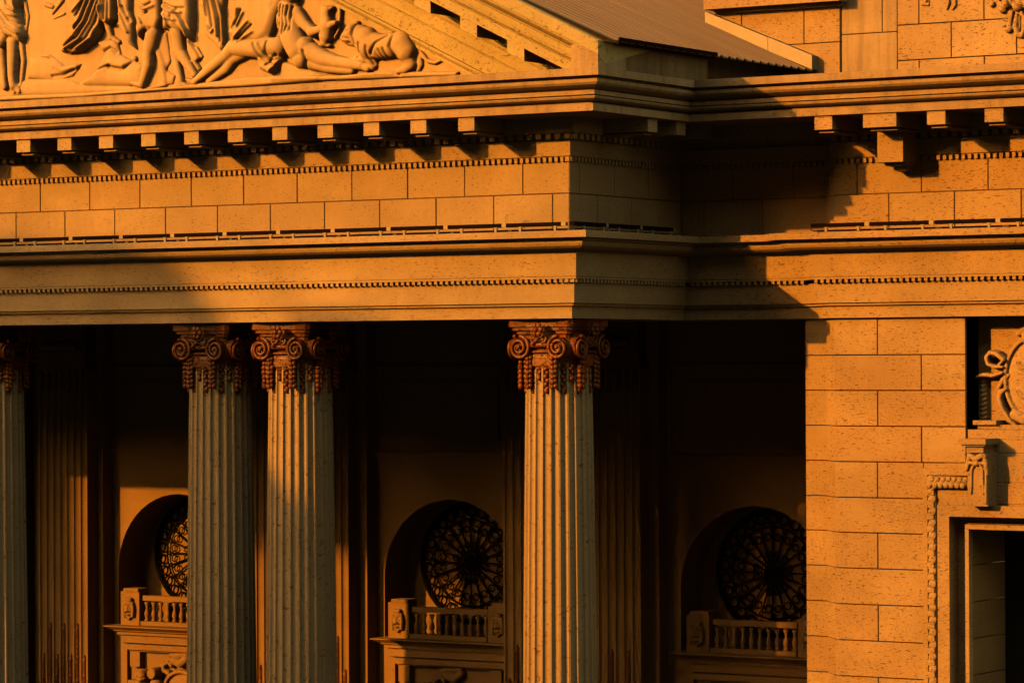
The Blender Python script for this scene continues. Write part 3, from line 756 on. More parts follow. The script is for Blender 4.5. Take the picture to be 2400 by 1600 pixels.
m.build('wide_modillion', STONE_P, wing)
m = MB()
m.box(4.16, 4.64, 3.42, YW - 0.02, 2.64, 3.16)
m.prism([(4.20, 3.60), (4.60, 3.60), (4.60, YW - 0.02), (4.20, YW - 0.02)], 2.585, 2.64)
m.box(4.28, 4.52, 3.80, YW - 0.02, 2.50, 2.585)
m.build('corbel', STONE_P, wing)

# attic wall above the cornice (its own plane, further back)
AY = 6.20 - OY
m = MB()
m.box(-0.55 - OX, 12, AY + 0.07, AY + 8.0, 4.0, 9.0)
m.build('attic_backing', CORE, wing)
zr = [4.05, 4.70, 5.345, 5.99, 6.64, 7.28]
for r in range(5):
    e = [3.24] + ([4.315, 5.585, 6.85, 8.1, 9.4] if r % 2 == 1 else [3.677, 4.957, 6.24, 7.5, 8.8, 10.1])
    for a, b in zip(e[:-1], e[1:]):
        stone_block(wing, a - OX, b - OX, zr[r], zr[r + 1], AY, mat=STONE_P)
for z0, z1, e in ((4.05, 5.237, [2.10, 3.235]), (5.237, 6.1, [2.10, 2.931, 3.235]), (6.1, 7.2, [2.10, 3.235])):
    for a, b in zip(e[:-1], e[1:]):
        stone_block(wing, a - OX, b - OX, z0, z1, AY + 0.02, mat=STONE_F, gap=0.008)
for z0, z1, e in ((4.05, 5.11, [-0.55, 2.095]), (5.11, 5.757, [-0.55, 0.05, 1.352, 2.095]), (5.757, 6.4, [-0.55, 0.70, 2.095]), (6.4, 7.1, [-0.55, 1.352, 2.095])):
    for a, b in zip(e[:-1], e[1:]):
        stone_block(wing, a - OX, b - OX, z0, z1, AY - 0.02, mat=STONE_P, gap=0.008)
m = MB()
m.box(-0.58 - OX, 2.24 - OX, 5.85 - OY, AY - 0.021, 5.83, 7.1)
m.box(-0.3 - OX, 2.18 - OX, 6.08 - OY, AY - 0.021, 5.76, 5.829)
m.build('attic_ledge', STONE_P, wing)
ATTIC = [('hanging_ribbon', [('c', [(3.897, 5.923, 0.024), (3.831, 5.75, 0.024)], 0.02), ('c', [(3.744, 5.696, 0.022), (3.878, 5.68, 0.022)], 0.02), ('c', [(3.875, 5.807, 0.016), (3.878, 5.68, 0.016)], 0.016)]), ('hanging_ribbon', [('c', [(4.251, 5.921, 0.031), (4.278, 5.684, 0.029), (4.243, 5.578, 0.02)], 0.027), ('c', [(4.401, 5.912, 0.029), (4.402, 5.637, 0.029), (4.356, 5.569, 0.018)], 0.027), ('f', [(4.326, 5.857), (4.321, 5.662)], 0.022, 0.067)]), ('fruit_garland', [('c', [(5.112, 5.809, 0.082)], 0.039), ('c', [(5.132, 5.613, 0.058)], 0.029), ('c', [(5.027, 5.736, 0.039)], 0.019), ('c', [(5.342, 5.522, 0.089)], 0.029), ('c', [(5.448, 5.633, 0.117)], 0.049), ('c', [(5.636, 5.563, 0.116)], 0.039), ('c', [(5.803, 5.611, 0.116)], 0.048), ('c', [(5.301, 5.758, 0.097)], 0.019), ('c', [(5.553, 5.781, 0.136)], 0.058), ('c', [(5.865, 5.472, 0.077)], 0.019), ('f', [(5.279, 5.565), (5.405, 5.48)], 0.018, -0.07), ('f', [(5.469, 5.709), (5.51, 5.551)], 0.017, -0.07), ('f', [(5.594, 5.624), (5.719, 5.519)], 0.017, -0.07), ('f', [(5.72, 5.674), (5.761, 5.536)], 0.017, -0.07), ('f', [(5.427, 5.731), (5.574, 5.683)], 0.017, -0.07), ('c', [(5.51, 5.454, 0.043), (5.477, 5.32, 0.043), (5.477, 5.242, 0.035)], 0.019), ('c', [(5.455, 5.147, 0.074)], 0.023), ('c', [(5.34, 5.221, 0.023), (5.445, 5.235, 0.023)], 0.012), ('c', [(5.341, 5.328, 0.023), (5.488, 5.3, 0.023)], 0.012), ('c', [(5.603, 5.39, 0.039), (5.575, 5.198, 0.054), (5.622, 5.04, 0.054), (5.695, 5.017, 0.047)], 0.029), ('c', [(5.695, 5.017, 0.046), (5.748, 5.13, 0.043), (5.749, 5.324, 0.039), (5.698, 5.424, 0.039)], 0.029), ('c', [(5.656, 5.368, 0.019), (5.654, 5.077, 0.019)], 0.008)])]
for nm, prims in ATTIC:
    relief(nm, prims, AY, wing, STONE_P, res=0.012, cap=0.3, loc=(-OX, 0, 0))

# pier
Zc = [0.0, -0.649, -1.265, -1.884, -2.503, -3.125, -3.735, -4.354, -4.98, -5.607, -6.233, -6.86, -7.49, -8.12, -9.4, -12.0, -16.0]
m = MB()
m.prism([(2.16, 4.66), (3.05, 4.66), (3.05, 4.15), (5.0, 4.15), (5.0, 4.7), (5.19, 4.7), (5.19, 5.8), (2.16, 5.8)], -16, 0.0)
m.box(5.001, 5.47, 4.15, 4.69, -2.6, 0.0)
m.build('pier_backing', CORE, wing)
for i in range(len(Zc) - 1):
    z1, z0 = Zc[i], Zc[i + 1]
    m = MB()
    g_ = 0.010
    m.prism([(2.15, D1L), (2.66, D1L), (2.66, 4.44), (2.81, 4.44), (2.81, 4.27), (2.968, 4.27), (2.968, 4.70), (2.15, 4.70)], z0 + g_, z1 - g_)
    m.build('stone_block', STONE_P, wing)
    if i < 4:
        e = [2.97, 3.81, 5.475] if i % 2 == 0 else [2.97, 4.642, 5.475]
    else:
        e = [2.97, 3.80, 4.68] if i % 2 == 0 else [2.97, 4.68]
    for a, b in zip(e[:-1], e[1:]):
        stone_block(wing, a, b, z0, z1, YW, mat=STONE_P)
# shield recess
m = MB()
m.box(5.49, 8.0, 4.60, 4.9, -2.1, 0.05)
m.box(5.30, 5.47, 4.16, 4.9, -2.1, 0.0)
m.build('recess_back', STONE_P, wing)
m = MB()
m.box(5.60, 8.0, 4.30, 4.59, -1.925, -1.85)
m.box(5.50, 8.0, 4.12, 4.59, -2.09, -1.93)
m.box(5.55, 5.98, 4.22, 4.59, -1.849, -1.775)
m.build('recess_shelf', STONE_P, wing)
SHIELD = [('oval_shield', [('p', [(7.011, -1.064), (6.998, -1.22), (6.961, -1.368), (6.902, -1.501), (6.823, -1.612), (6.729, -1.696), (6.625, -1.748), (6.515, -1.766), (6.404, -1.749), (6.3, -1.698), (6.206, -1.614), (6.128, -1.503), (6.069, -1.369), (6.033, -1.22), (6.021, -1.062), (6.035, -0.905), (6.073, -0.756), (6.133, -0.622), (6.212, -0.511), (6.307, -0.428), (6.412, -0.376), (6.523, -0.36), (6.633, -0.378), (6.737, -0.431), (6.829, -0.515), (6.907, -0.627), (6.964, -0.76), (7.0, -0.908)], 0.177, 0.373), ('c', [(6.515, -1.748, 0.041), (6.422, -1.735, 0.041), (6.333, -1.696, 0.041), (6.251, -1.633, 0.041), (6.179, -1.548, 0.041), (6.12, -1.444, 0.041), (6.077, -1.326, 0.041), (6.05, -1.197, 0.041), (6.042, -1.062, 0.041), (6.052, -0.928, 0.041), (6.08, -0.799, 0.041), (6.125, -0.681, 0.041), (6.185, -0.577, 0.041), (6.257, -0.492, 0.041), (6.34, -0.429, 0.041), (6.43, -0.391, 0.041), (6.523, -0.378, 0.041)], 0.131), ('f', [(6.298, -0.771), (6.388, -0.875), (6.55, -0.922)], 0.023, 0.049), ('f', [(6.277, -0.8), (6.378, -0.913), (6.549, -0.966)], 0.017, -0.049), ('f', [(6.295, -1.26), (6.385, -1.373), (6.547, -1.429)], 0.023, 0.049), ('f', [(6.274, -1.288), (6.375, -1.416), (6.547, -1.472)], 0.017, -0.049), ('c', [(6.221, -1.683, 0.103), (6.403, -1.758, 0.113), (6.585, -1.738, 0.113)], 0.113), ('c', [(6.452, -0.369, 0.113), (6.553, -0.313, 0.094)], 0.113), ('c', [(6.29, -0.292, 0.064), (6.412, -0.218, 0.056), (6.534, -0.2, 0.049)], 0.094)]), ('scroll_ribbon', [('c', [(6.044, -0.742, 0.049), (5.922, -0.647, 0.049), (5.799, -0.618, 0.045), (5.727, -0.703, 0.045), (5.757, -0.817, 0.041), (5.88, -0.864, 0.038), (6.022, -0.87, 0.034)], 0.207), ('c', [(6.012, -0.968, 0.038), (5.838, -1.015, 0.041), (5.654, -0.996, 0.041), (5.54, -1.033, 0.034)], 0.198), ('c', [(6.064, -0.742, 0.034), (5.962, -0.817, 0.034)], 0.188)]), ('shield_scroll', [('c', [(6.061, -1.251, 0.038), (5.989, -1.289, 0.053), (5.948, -1.402, 0.053), (5.998, -1.571, 0.049), (6.139, -1.778, 0.049), (6.241, -1.852, 0.034)], 0.17), ('c', [(6.103, -1.006, 0.045), (6.001, -1.081, 0.056), (5.908, -1.232, 0.045), (5.938, -1.345, 0.03)], 0.113), ('c', [(6.02, -1.251, 0.053), (6.102, -1.27, 0.038)], 0.085)]), ('husk_pendant', [('c', [(5.608, -1.071, 0.064), (5.621, -1.383, 0.064), (5.618, -1.743, 0.068)], 0.076), ('f', [(5.54, -1.119), (5.622, -1.166), (5.694, -1.119)], 0.015, -0.042), ('f', [(5.539, -1.198), (5.621, -1.245), (5.693, -1.198)], 0.015, -0.042), ('f', [(5.539, -1.278), (5.621, -1.325), (5.693, -1.277)], 0.015, -0.042), ('f', [(5.538, -1.357), (5.62, -1.404), (5.693, -1.357)], 0.015, -0.042), ('f', [(5.538, -1.436), (5.62, -1.484), (5.692, -1.436)], 0.015, -0.042), ('f', [(5.538, -1.516), (5.62, -1.563), (5.692, -1.516)], 0.015, -0.042), ('f', [(5.537, -1.595), (5.619, -1.642), (5.691, -1.595)], 0.015, -0.042), ('f', [(5.537, -1.675), (5.619, -1.722), (5.691, -1.674)], 0.015, -0.042), ('f', [(5.536, -1.754), (5.618, -1.801), (5.69, -1.754)], 0.015, -0.042), ('f', [(5.616, -1.081), (5.621, -1.743)], 0.015, 0.026)])]
for nm, prims in SHIELD:
    relief(nm, prims, 4.60, wing, STONE_P, res=0.012, cap=0.42)
# wall between shelf and window head
for z0, z1, e in ((-2.33, -2.095, [5.478, 7.9]), (-2.83, -2.33, [6.0, 7.2, 7.9]), (-3.2, -2.83, [6.0, 7.9])):
    for a, b in zip(e[:-1], e[1:]):
        stone_block(wing, a, b, z0, z1, YW + 0.02, mat=STONE_P)
m = MB()
m.box(5.05, 8.2, YW + 0.03, 4.9, -3.3, -2.09)
m.build('head_backing', STONE_P, wing)
# window with its carved surround
win = link('window', None, wing)
m = MB()
m.box(5.51, 8.1, 5.62, 5.7, -10, -3.62)
m.build('dark_pane', DARK, win)
m = MB()
m.box(5.445, 5.515, 4.10, 4.25, -10, -3.546)
m.box(5.516, 8.1, 4.10, 4.25, -3.625, -3.546)
m.box(5.207, 8.2, 4.33, 5.9, -3.545, -3.40)
m.box(5.207, 5.444, 4.34, 4.6, -10, -3.546)
m.box(5.445, 8.2, 4.62, 5.9, -3.66, -3.546)
m.build('inner_frame', STONE_P, win)
zz = -3.63
k = 0
while zz > -9.5:
    stone_block(win, 4.26, 5.95, zz - 0.626, zz, 5.508, depth=0.1, face='x', mat=STONE_Y, name='jamb_stone', gap=0.010)  # darker porch stone stands in for the shade deep in the opening
    zz -= 0.626
m = MB()
m.box(4.985, 5.205, 3.98, 4.5, -10, -3.218)
m.box(5.205, 8.3, 3.98, 4.5, -3.412, -3.218)
m.build('flat_surround', STONE_P, win)
m = MB()
m.box(4.684, 4.772, 4.04, 4.2, -10, -2.593)
m.box(4.772, 5.55, 4.04, 4.2, -2.711, -2.593)
m.box(4.684, 5.475, 4.10, 4.2, -2.592, -2.512)
m.build('outer_fillet', STONE_P, win)
m = MB()
m.box(4.965, 5.55, 4.05, 4.2, -3.217, -2.97)
m.build('head_block', STONE_P, win)
m = MB()
random.seed(5)
z = -2.80
cxm = 4.868
m.tube([(cxm, 4.07, -2.72), (cxm, 4.07, -10)], 0.075, 10)
m.tube([(4.79, 4.07, -2.835), (5.55, 4.07, -2.835)], 0.11, 10)
k = 0
while z > -10:
    m.ball((cxm + (0.016 if k % 2 else -0.016), 4.000, z), (0.082, 0.020, 0.078), 8, 4, 0.10)
    m.ball((cxm + (-0.03 if k % 2 else 0.03), 3.992, z - 0.03), (0.034, 0.016, 0.03), 6, 4, 0.10)
    z -= 0.104
    k += 1
x = 4.84
while x < 5.5:
    for s in (-1, 1):
        m.ball((x + (0.05 if s > 0 else 0), 3.975, -2.835 + 0.05 * s), (0.06, 0.03, 0.052), 6, 4, 0.08)
    x += 0.104
o = m.build('leaf_moulding', STONE_P, win, True)
o['kind'] = 'stuff'
con = MB()
con.box(5.58, 6.08, 3.55, 4.14, -2.168, -2.074)
con.box(5.62, 6.04, 3.60, 4.14, -2.20, -2.169)
con.box(5.68, 5.99, 3.66, 4.14, -2.31, -2.20)
con = con.build('console', STONE_P, win)
CONSOLE = [('carved_panel', [('c', [(5.703, -2.339, 0.039), (5.688, -2.452, 0.045), (5.656, -2.592, 0.039)], 0.011), ('c', [(5.977, -2.337, 0.039), (5.998, -2.448, 0.045), (6.027, -2.671, 0.039)], 0.011), ('c', [(5.734, -2.367, 0.056), (5.825, -2.422, 0.056), (5.932, -2.365, 0.056)], 0.022), ('c', [(5.846, -2.492, 0.05)], 0.034), ('c', [(5.754, -2.591, 0.022), (5.809, -2.492, 0.025), (5.885, -2.491, 0.025), (5.949, -2.589, 0.022), (5.958, -2.994, 0.022)], 0.017), ('c', [(5.748, -2.591, 0.022), (5.733, -2.998, 0.022)], 0.017), ('c', [(5.672, -2.48, 0.034), (5.779, -2.493, 0.034)], 0.022), ('c', [(6.022, -2.49, 0.034), (5.916, -2.491, 0.034)], 0.022), ('c', [(6.009, -2.672, 0.025), (6.006, -3.161, 0.025)], 0.011)])]
m = MB()
m.box(5.66, 6.03, 3.74, 4.14, -3.217, -2.311)
m.build('console_body', STONE_P, win)
for nm, prims in CONSOLE:
    relief(nm, prims, 3.74, win, STONE_P, res=0.010, cap=0.12)
# ------------------------------------------------------------------ porch back wall
porch = thing('porch_wall', 'shadowed back wall of the porch with fluted pilasters, arched niches and round grilles', 'wall', (-0.38, 0.6, 0))
WY, PY, FY, NB = 8.9, 8.55, 8.2, 9.78
BAYS = [-15.44, -8.28, -1.11]
PILS = [-19.96, -18.14, -12.92, -11.10, -5.85, -4.01]
AR, AZ = 1.68, -5.29
# wall with round headed openings
def arch_wall():
    m = MB()
    xs0 = -27.0
    for bi, bx in enumerate(BAYS):
        m.box(xs0, bx - AR, WY, WY + 0.4, -12, 2.0)
        xs0 = bx + AR
        n = 24
        pts = [(bx - AR * math.cos(math.pi * i / n), AZ + AR * math.sin(math.pi * i / n)) for i in range(n + 1)]
        v, f = [], []
        for (x, z) in pts:
            v += [(x, WY, z), (x, WY, 2.0), (x, NB + 0.02, z)]
        for i in range(n):
            a, b = 3 * i, 3 * i + 3
            f += [(a, b, b + 1, a + 1), (a, a + 2, b + 2, b)]
        m.add(v, f)
        for s in (-1, 1):
            v = [(bx + s * AR, WY + 0.4, -6.55), (bx + s * AR, NB + 0.02, -6.55), (bx + s * AR, NB + 0.02, AZ), (bx + s * AR, WY + 0.4, AZ)]
            m.add(v, [(0, 1, 2, 3) if s < 0 else (3, 2, 1, 0)])
        m.box(bx - AR, bx + AR, WY, WY + 0.4, -12, -6.55)
        m.box(bx - AR - 0.3, bx + AR + 0.3, NB, NB + 0.2, -6.9, -3.2)
        m.box(bx - AR, bx + AR, WY + 0.4, NB, -6.75, -6.55)
    m.box(xs0, 2.51, WY, WY + 0.4, -12, 2.0)
    return m
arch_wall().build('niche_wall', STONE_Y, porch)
m = MB()
m.box(-27, -0.95, 1.37, 10.5, 0.30, 0.6)
m.box(-0.949, 2.5, 5.0, 10.5, 0.30, 0.6)
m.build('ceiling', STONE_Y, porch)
m = MB()
m.box(2.52, 2.9, 4.9, 10.5, -16, 0.5)
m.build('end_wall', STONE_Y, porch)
for bx in BAYS:
    fr = MB()
    x0, x1, z0, z1 = bx - 1.85, bx + 1.45, -2.62, -0.90
    for a, b, c, d in ((x0 - .10, x1 + .10, z1, z1 + .10), (x0 - .10, x1 + .10, z0 - .10, z0), (x0 - .10, x0, z0, z1), (x1, x1 + .10, z0, z1)):
        fr.box(a, b, WY - 0.07, WY - 0.001, c, d)
    fr.box(x0 + .25, x1 - .25, WY - 0.04, WY - 0.001, z0 + .25, z1 - .25)
    fr.build('wall_panel', STONE_Y, porch)
    fr = MB()
    fr.box(bx - 1.9, bx + 1.9, WY - 0.06, WY - 0.001, -2.80, -2.72)
    fr.build('string_course', STONE_Y, porch)
# pilasters with rope like cabling
def pilaster_plan(w=1.40):
    n = 7
    pitch = w / (n + 0.2)
    pts = [(-w / 2, 0.0)]
    for k in range(n):
        c = -w / 2 + pitch * (k + 0.6)
        r = pitch * 0.36
        for i in range(7):
            a = math.pi * i / 6
            pts.append((c - r * math.cos(a), 0.75 * r * math.sin(a)))
    pts += [(w / 2, 0.0), (w / 2, PY - FY), (-w / 2, PY - FY)]
    return pts, pitch
pp, pitch = pilaster_plan()
m = MB()
m.prism(pp, -12, -0.9)
PIL_ME = m.mesh('pilaster')
PIL_ME.materials.append(STONE_Y)
CAB = []
for top in (-6.50, -7.19):
    m = MB()
    pts, rad = [], []
    z = top
    while z > -10.5:
        pts.append((0.010 * math.cos(z * 60), 0.010 * math.sin(z * 60), z))
        rad.append(0.068 if int(z * 28) % 2 else 0.054)
        z -= 0.045
    rad[0] = 0.015
    rad[1] = 0.04
    m.tube(pts, rad, 7)
    me = m.mesh('cable_rod', True)
    me.materials.append(TERRA)
    CAB.append(me)
m = MB()
m.box(-0.72, 0.72, -0.03, 0.6, -0.9, -0.75)
m.box(-0.66, 0.66, -0.02, 0.6, -0.749, 0.29)
for k in range(7):
    m.ball((-0.6 + 0.2 * k, -0.03, -1.0), (0.06, 0.05, 0.16), 6, 4, 0.15)
    m.ball((-0.6 + 0.2 * k, -0.03, -1.25), (0.05, 0.05, 0.14), 6, 4, 0.15)
m.tube([(-0.5, -0.05, -0.35), (0.5, -0.05, -0.35)], 0.12, 8)
PCAP = m.mesh('pilaster_capital')
PCAP.materials.append(TERRA)
for px in PILS:
    p = link('pilaster', PIL_ME, porch, (px, FY, 0))
    link('pilaster_capital', PCAP, p)
    for k in range(7):
        link('cable_rod', CAB[(k + 1) % 2], p, (-0.70 + pitch * (k + 0.6), 0.045, 0))
m = MB()
for a, b in ((-20.82, -17.277), (-13.75, -10.165), (-6.68, -3.085)):
    m.box(a, b, PY, WY - 0.001, -12, 0.29)
m.build('pilaster_backing', STONE_Y, porch)
# round grilles
RR, RZ, RY = 1.28, -4.97, NB - 0.06
def ring(r, t, y0=0.0, seg=40, sides=6):
    m = MB()
    m.tube([(r * math.cos(2 * math.pi * i / seg), y0, r * math.sin(2 * math.pi * i / seg)) for i in range(seg)], t, sides, True)
    return m.mesh('ring', True)
G = {'outer_ring': ring(RR * 0.965, 0.052), 'middle_ring': ring(RR * 0.72, 0.02), 'inner_ring': ring(RR * 0.20, 0.02)}
CIRC = {r: ring(r, t, 0, 18, 5) for r, t in ((0.100, 0.023), (0.072, 0.015), (0.042, 0.012), (0.064, 0.015))}
m = MB()
m.box(RR * 0.1, RR * 0.66, -0.014, 0.014, -0.016, 0.016)
SPOKE = m.mesh('spoke')
m = MB()
v = [(RR * 0.135 * math.cos(2 * math.pi * i / 20), y, RR * 0.135 * math.sin(2 * math.pi * i / 20)) for y in (-0.05, 0.03) for i in range(20)]
m.add(v, [(i, (i + 1) % 20, 20 + (i + 1) % 20, 20 + i) for i in range(20)] + [tuple(range(20))[::-1], tuple(range(20, 40))])
HUB = m.mesh('hub')
m = MB()
m.tube([(RR * 0.74, 0, RR * 0.05), (RR * 0.645, 0, 0), (RR * 0.74, 0, -RR * 0.05)], 0.013, 5)
FORK = m.mesh('fork')
for me in list(G.values()) + list(CIRC.values()) + [SPOKE, HUB, FORK]:
    me.materials.append(IRON)
ROSEDX = -0.03
for bx in BAYS:
    ro = link('round_grille', G['outer_ring'], porch, (bx + ROSEDX, RY, RZ))
    link('ring', G['middle_ring'], ro)
    link('ring', G['inner_ring'], ro)
    link('hub', HUB, ro)
    for k in range(20):
        a = 2 * math.pi * k / 20
        for me, nm in ((SPOKE, 'spoke'), (FORK, 'fork')):
            o = link(nm, me, ro)
            o.rotation_euler = (0, -a, 0)
    for n_, r, rr, off in ((26, 0.845, 0.100, 0.5), (20, 0.565, 0.072, 0.5), (20, 0.665, 0.042, 0.0), (12, 0.30, 0.064, 0.5)):
        for k in range(n_):
            b = (k + off) * 2 * math.pi / n_
            link('tracery_circle', CIRC[rr], ro, (RR * r * math.cos(b), 0, RR * r * math.sin(b)))
# balconies below the grilles
m = MB()
prof = [(0.055, 0.0), (0.055, 0.04), (0.03, 0.06), (0.05, 0.10), (0.062, 0.15), (0.05, 0.21), (0.03, 0.26), (0.026, 0.30), (0.04, 0.325), (0.03, 0.34), (0.055, 0.375), (0.055, 0.42)]
m.lathe(prof, 10)
BAL = m.mesh('baluster', True)
MASK = [('p', [(0.1276, 0.0), (0.1214, 0.0681), (0.1032, 0.1295), (0.075, 0.1783), (0.0394, 0.2096), (0.0, 0.2204), (-0.0394, 0.2096), (-0.075, 0.1783), (-0.1032, 0.1295), (-0.1214, 0.0681), (-0.1276, 0.0), (-0.1214, -0.0681), (-0.1032, -0.1295), (-0.075, -0.1783), (-0.0394, -0.2096), (-0.0, -0.2204), (0.0394, -0.2096), (0.075, -0.1783), (0.1032, -0.1295), (0.1214, -0.0681)], 0.0986, 0.116), ('c', [(0.0, 0.029, 0.0261), (0.0, -0.0522, 0.0319)], 0.0986), ('c', [(-0.0522, 0.0638, 0.0261)], 0.0754), ('c', [(0.0522, 0.0638, 0.0261)], 0.0754), ('c', [(-0.0696, 0.1102, 0.0261), (0.0, 0.1334, 0.029), (0.0696, 0.1102, 0.0261)], 0.0812), ('f', [(-0.0522, -0.0986), (0.0522, -0.0986)], 0.0232, -0.0754), ('f', [(-0.0406, -0.1334), (0.0406, -0.1334)], 0.0203, 0.0348), ('c', [(-0.0986, 0.116, 0.0406), (-0.1276, 0.0, 0.0406), (-0.1102, -0.174, 0.0377)], 0.0464), ('c', [(0.0986, 0.116, 0.0406), (0.1276, 0.0, 0.0406), (0.1102, -0.174, 0.0377)], 0.0464), ('c', [(-0.058, 0.1914, 0.0464), (0.058, 0.1914, 0.0464)], 0.058), ('c', [(-0.0406, -0.1914, 0.0348), (0.0406, -0.1914, 0.0348), (0.0, -0.2378, 0.029)], 0.0406), ('f', [(-0.0522, 0.058), (-0.0348, 0.058)], 0.0145, -0.0348), ('f', [(0.0348, 0.058), (0.0522, 0.058)], 0.0145, -0.0348)]
CHERUB = [('carved_cherub', [('c', [(-16.468, -7.62, 0.144)], 0.18), ('c', [(-16.515, -7.831, 0.18), (-16.554, -8.163, 0.18)], 0.09), ('c', [(-16.364, -7.974, 0.078), (-16.1, -8.08, 0.066)], 0.12), ('f', [(-16.552, -7.653), (-16.495, -7.645)], 0.018, -0.042), ('f', [(-16.419, -7.641), (-16.362, -7.645)], 0.018, -0.042), ('f', [(-16.461, -7.664), (-16.461, -7.727)], 0.021, 0.048)]), ('carved_cherub', [('c', [(-16.135, -7.545, 0.137)], 0.209), ('c', [(-16.098, -7.812, 0.167), (-16.081, -8.139, 0.179)], 0.119), ('c', [(-15.985, -7.866, 0.078), (-15.836, -8.127, 0.066)], 0.119), ('f', [(-16.21, -7.563), (-16.154, -7.555)], 0.018, -0.042), ('f', [(-16.135, -7.581), (-16.135, -7.646)], 0.021, 0.048)]), ('carved_shield', [('p', [(-15.05, -7.792), (-15.06, -7.865), (-15.091, -7.935), (-15.14, -7.999), (-15.205, -8.054), (-15.283, -8.097), (-15.37, -8.125), (-15.461, -8.138), (-15.553, -8.135), (-15.64, -8.115), (-15.718, -8.08), (-15.783, -8.031), (-15.832, -7.971), (-15.862, -7.903), (-15.872, -7.831), (-15.862, -7.757), (-15.831, -7.687), (-15.781, -7.622), (-15.716, -7.568), (-15.637, -7.525), (-15.55, -7.497), (-15.458, -7.485), (-15.367, -7.489), (-15.28, -7.509), (-15.203, -7.544), (-15.138, -7.593), (-15.09, -7.652), (-15.06, -7.72)], 0.118, 0.178), ('c', [(-15.853, -7.931, 0.048), (-15.871, -7.857, 0.048), (-15.867, -7.779, 0.048), (-15.84, -7.704, 0.048), (-15.792, -7.635, 0.048), (-15.726, -7.575, 0.048), (-15.645, -7.529, 0.048), (-15.554, -7.498, 0.048), (-15.458, -7.485, 0.048), (-15.362, -7.489, 0.048), (-15.272, -7.512, 0.048), (-15.192, -7.551, 0.048), (-15.127, -7.604, 0.048), (-15.08, -7.669, 0.048), (-15.054, -7.741, 0.048), (-15.051, -7.818, 0.048), (-15.07, -7.894, 0.048)], 0.119), ('c', [(-15.796, -7.53, 0.06), (-15.927, -7.476, 0.054), (-15.945, -7.357, 0.054), (-15.795, -7.291, 0.048), (-15.72, -7.377, 0.042)], 0.089), ('c', [(-15.663, -7.256, 0.089), (-15.457, -7.306, 0.101), (-15.308, -7.211, 0.089)], 0.089), ('c', [(-15.756, -7.141, 0.06), (-15.569, -7.133, 0.071), (-15.344, -7.108, 0.077)], 0.042)])]
maskme = None
cher = {}
for bi, bx in enumerate(BAYS):
    dx = bx + 8.53
    b = MB()
    b.box(-9.36 + dx, -7.49 + dx, 9.08, 9.28, -5.965, -5.855)
    b.box(-9.41 + dx, -7.49 + dx, 9.05, 9.30, -6.51, -6.42)
    bal = b.build('balustrade', STONE_Y, porch)
    for x0 in (-9.93, -7.44):
        p = MB()
        p.box(x0 + dx, x0 + 0.515 + dx, 9.02, 9.34, -6.515, -5.77)
        p.box(x0 + 0.10 + dx, x0 + 0.505 + dx, 8.99, 9.36, -5.769, -5.70)
        p = p.build('pedestal', STONE_Y, bal)
        if maskme is None:
            o = relief('carved_mask', MASK, 9.02, bal, STONE_Y, res=0.008, cap=0.16)
            maskme = o.data
            o.location = (x0 + 0.257 + dx, 0, -6.14)
        else:
            link('carved_mask', maskme, bal, (x0 + 0.257 + dx, 0, -6.14))
    for k in range(10):
        link('baluster', BAL, bal, (-9.31 + 0.192 * k + dx, 9.17, -6.42), STONE_Y)
    h = MB()
    x0, x1 = -9.92 + dx, -6.85 + dx
    for p, z0, z1 in ((0.0, -6.90, -6.725), (0.05, -6.72, -6.64), (0.10, -6.638, -6.60), (0.14, -6.598, -6.57), (0.19, -6.568, -6.54), (0.24, -6.538, -6.515)):
        h.box(x0 - p, x1 + p, 9.0 - p * 1.4, WY + 0.39, z0, z1)
    hood = h.build('door_hood', STONE_Y, porch)
    hood.location = (0, -0.4, 0)
    bal.location = (0, -0.4, 0)
    h = MB()
    h.box(x0 - 0.02, x0 + 0.13, 9.06, WY + 0.39, -12, -6.901)
    h.box(x1 - 0.13, x1 + 0.02, 9.06, WY + 0.39, -12, -6.901)
    h.box(x0 + 0.14, x1 - 0.14, 8.98, WY + 0.39, -7.05, -6.93)
    h.box(x0 + 0.20, x1 - 0.2, 9.05, WY + 0.39, -7.09, -7.052)
    for xa in (x0 + 0.26, x1 - 0.53):
        h.box(xa, xa + 0.27, 9.0, WY + 0.39, -7.42, -7.092)
        h.box(xa - 0.05, xa + 0.33, 8.98, WY + 0.39, -7.80, -7.72)
    h.box(x0 + 0.14, x1 - 0.14, 9.16, WY + 0.39, -9.0, -7.092)
    h.build('door_frame', STONE_Y, hood)
    for nm, prims in CHERUB:
        if nm not in cher or True:
            key = nm + str(len(prims))
            if key not in cher:
                o = relief(nm, prims, 9.16, hood, STONE_Y, res=0.010, cap=0.3)
                cher[key] = o.data
                o.location = (dx + 7.16, 0, 0)
            else:
                link(nm, cher[key], hood, (dx + 7.16, 0, 0))

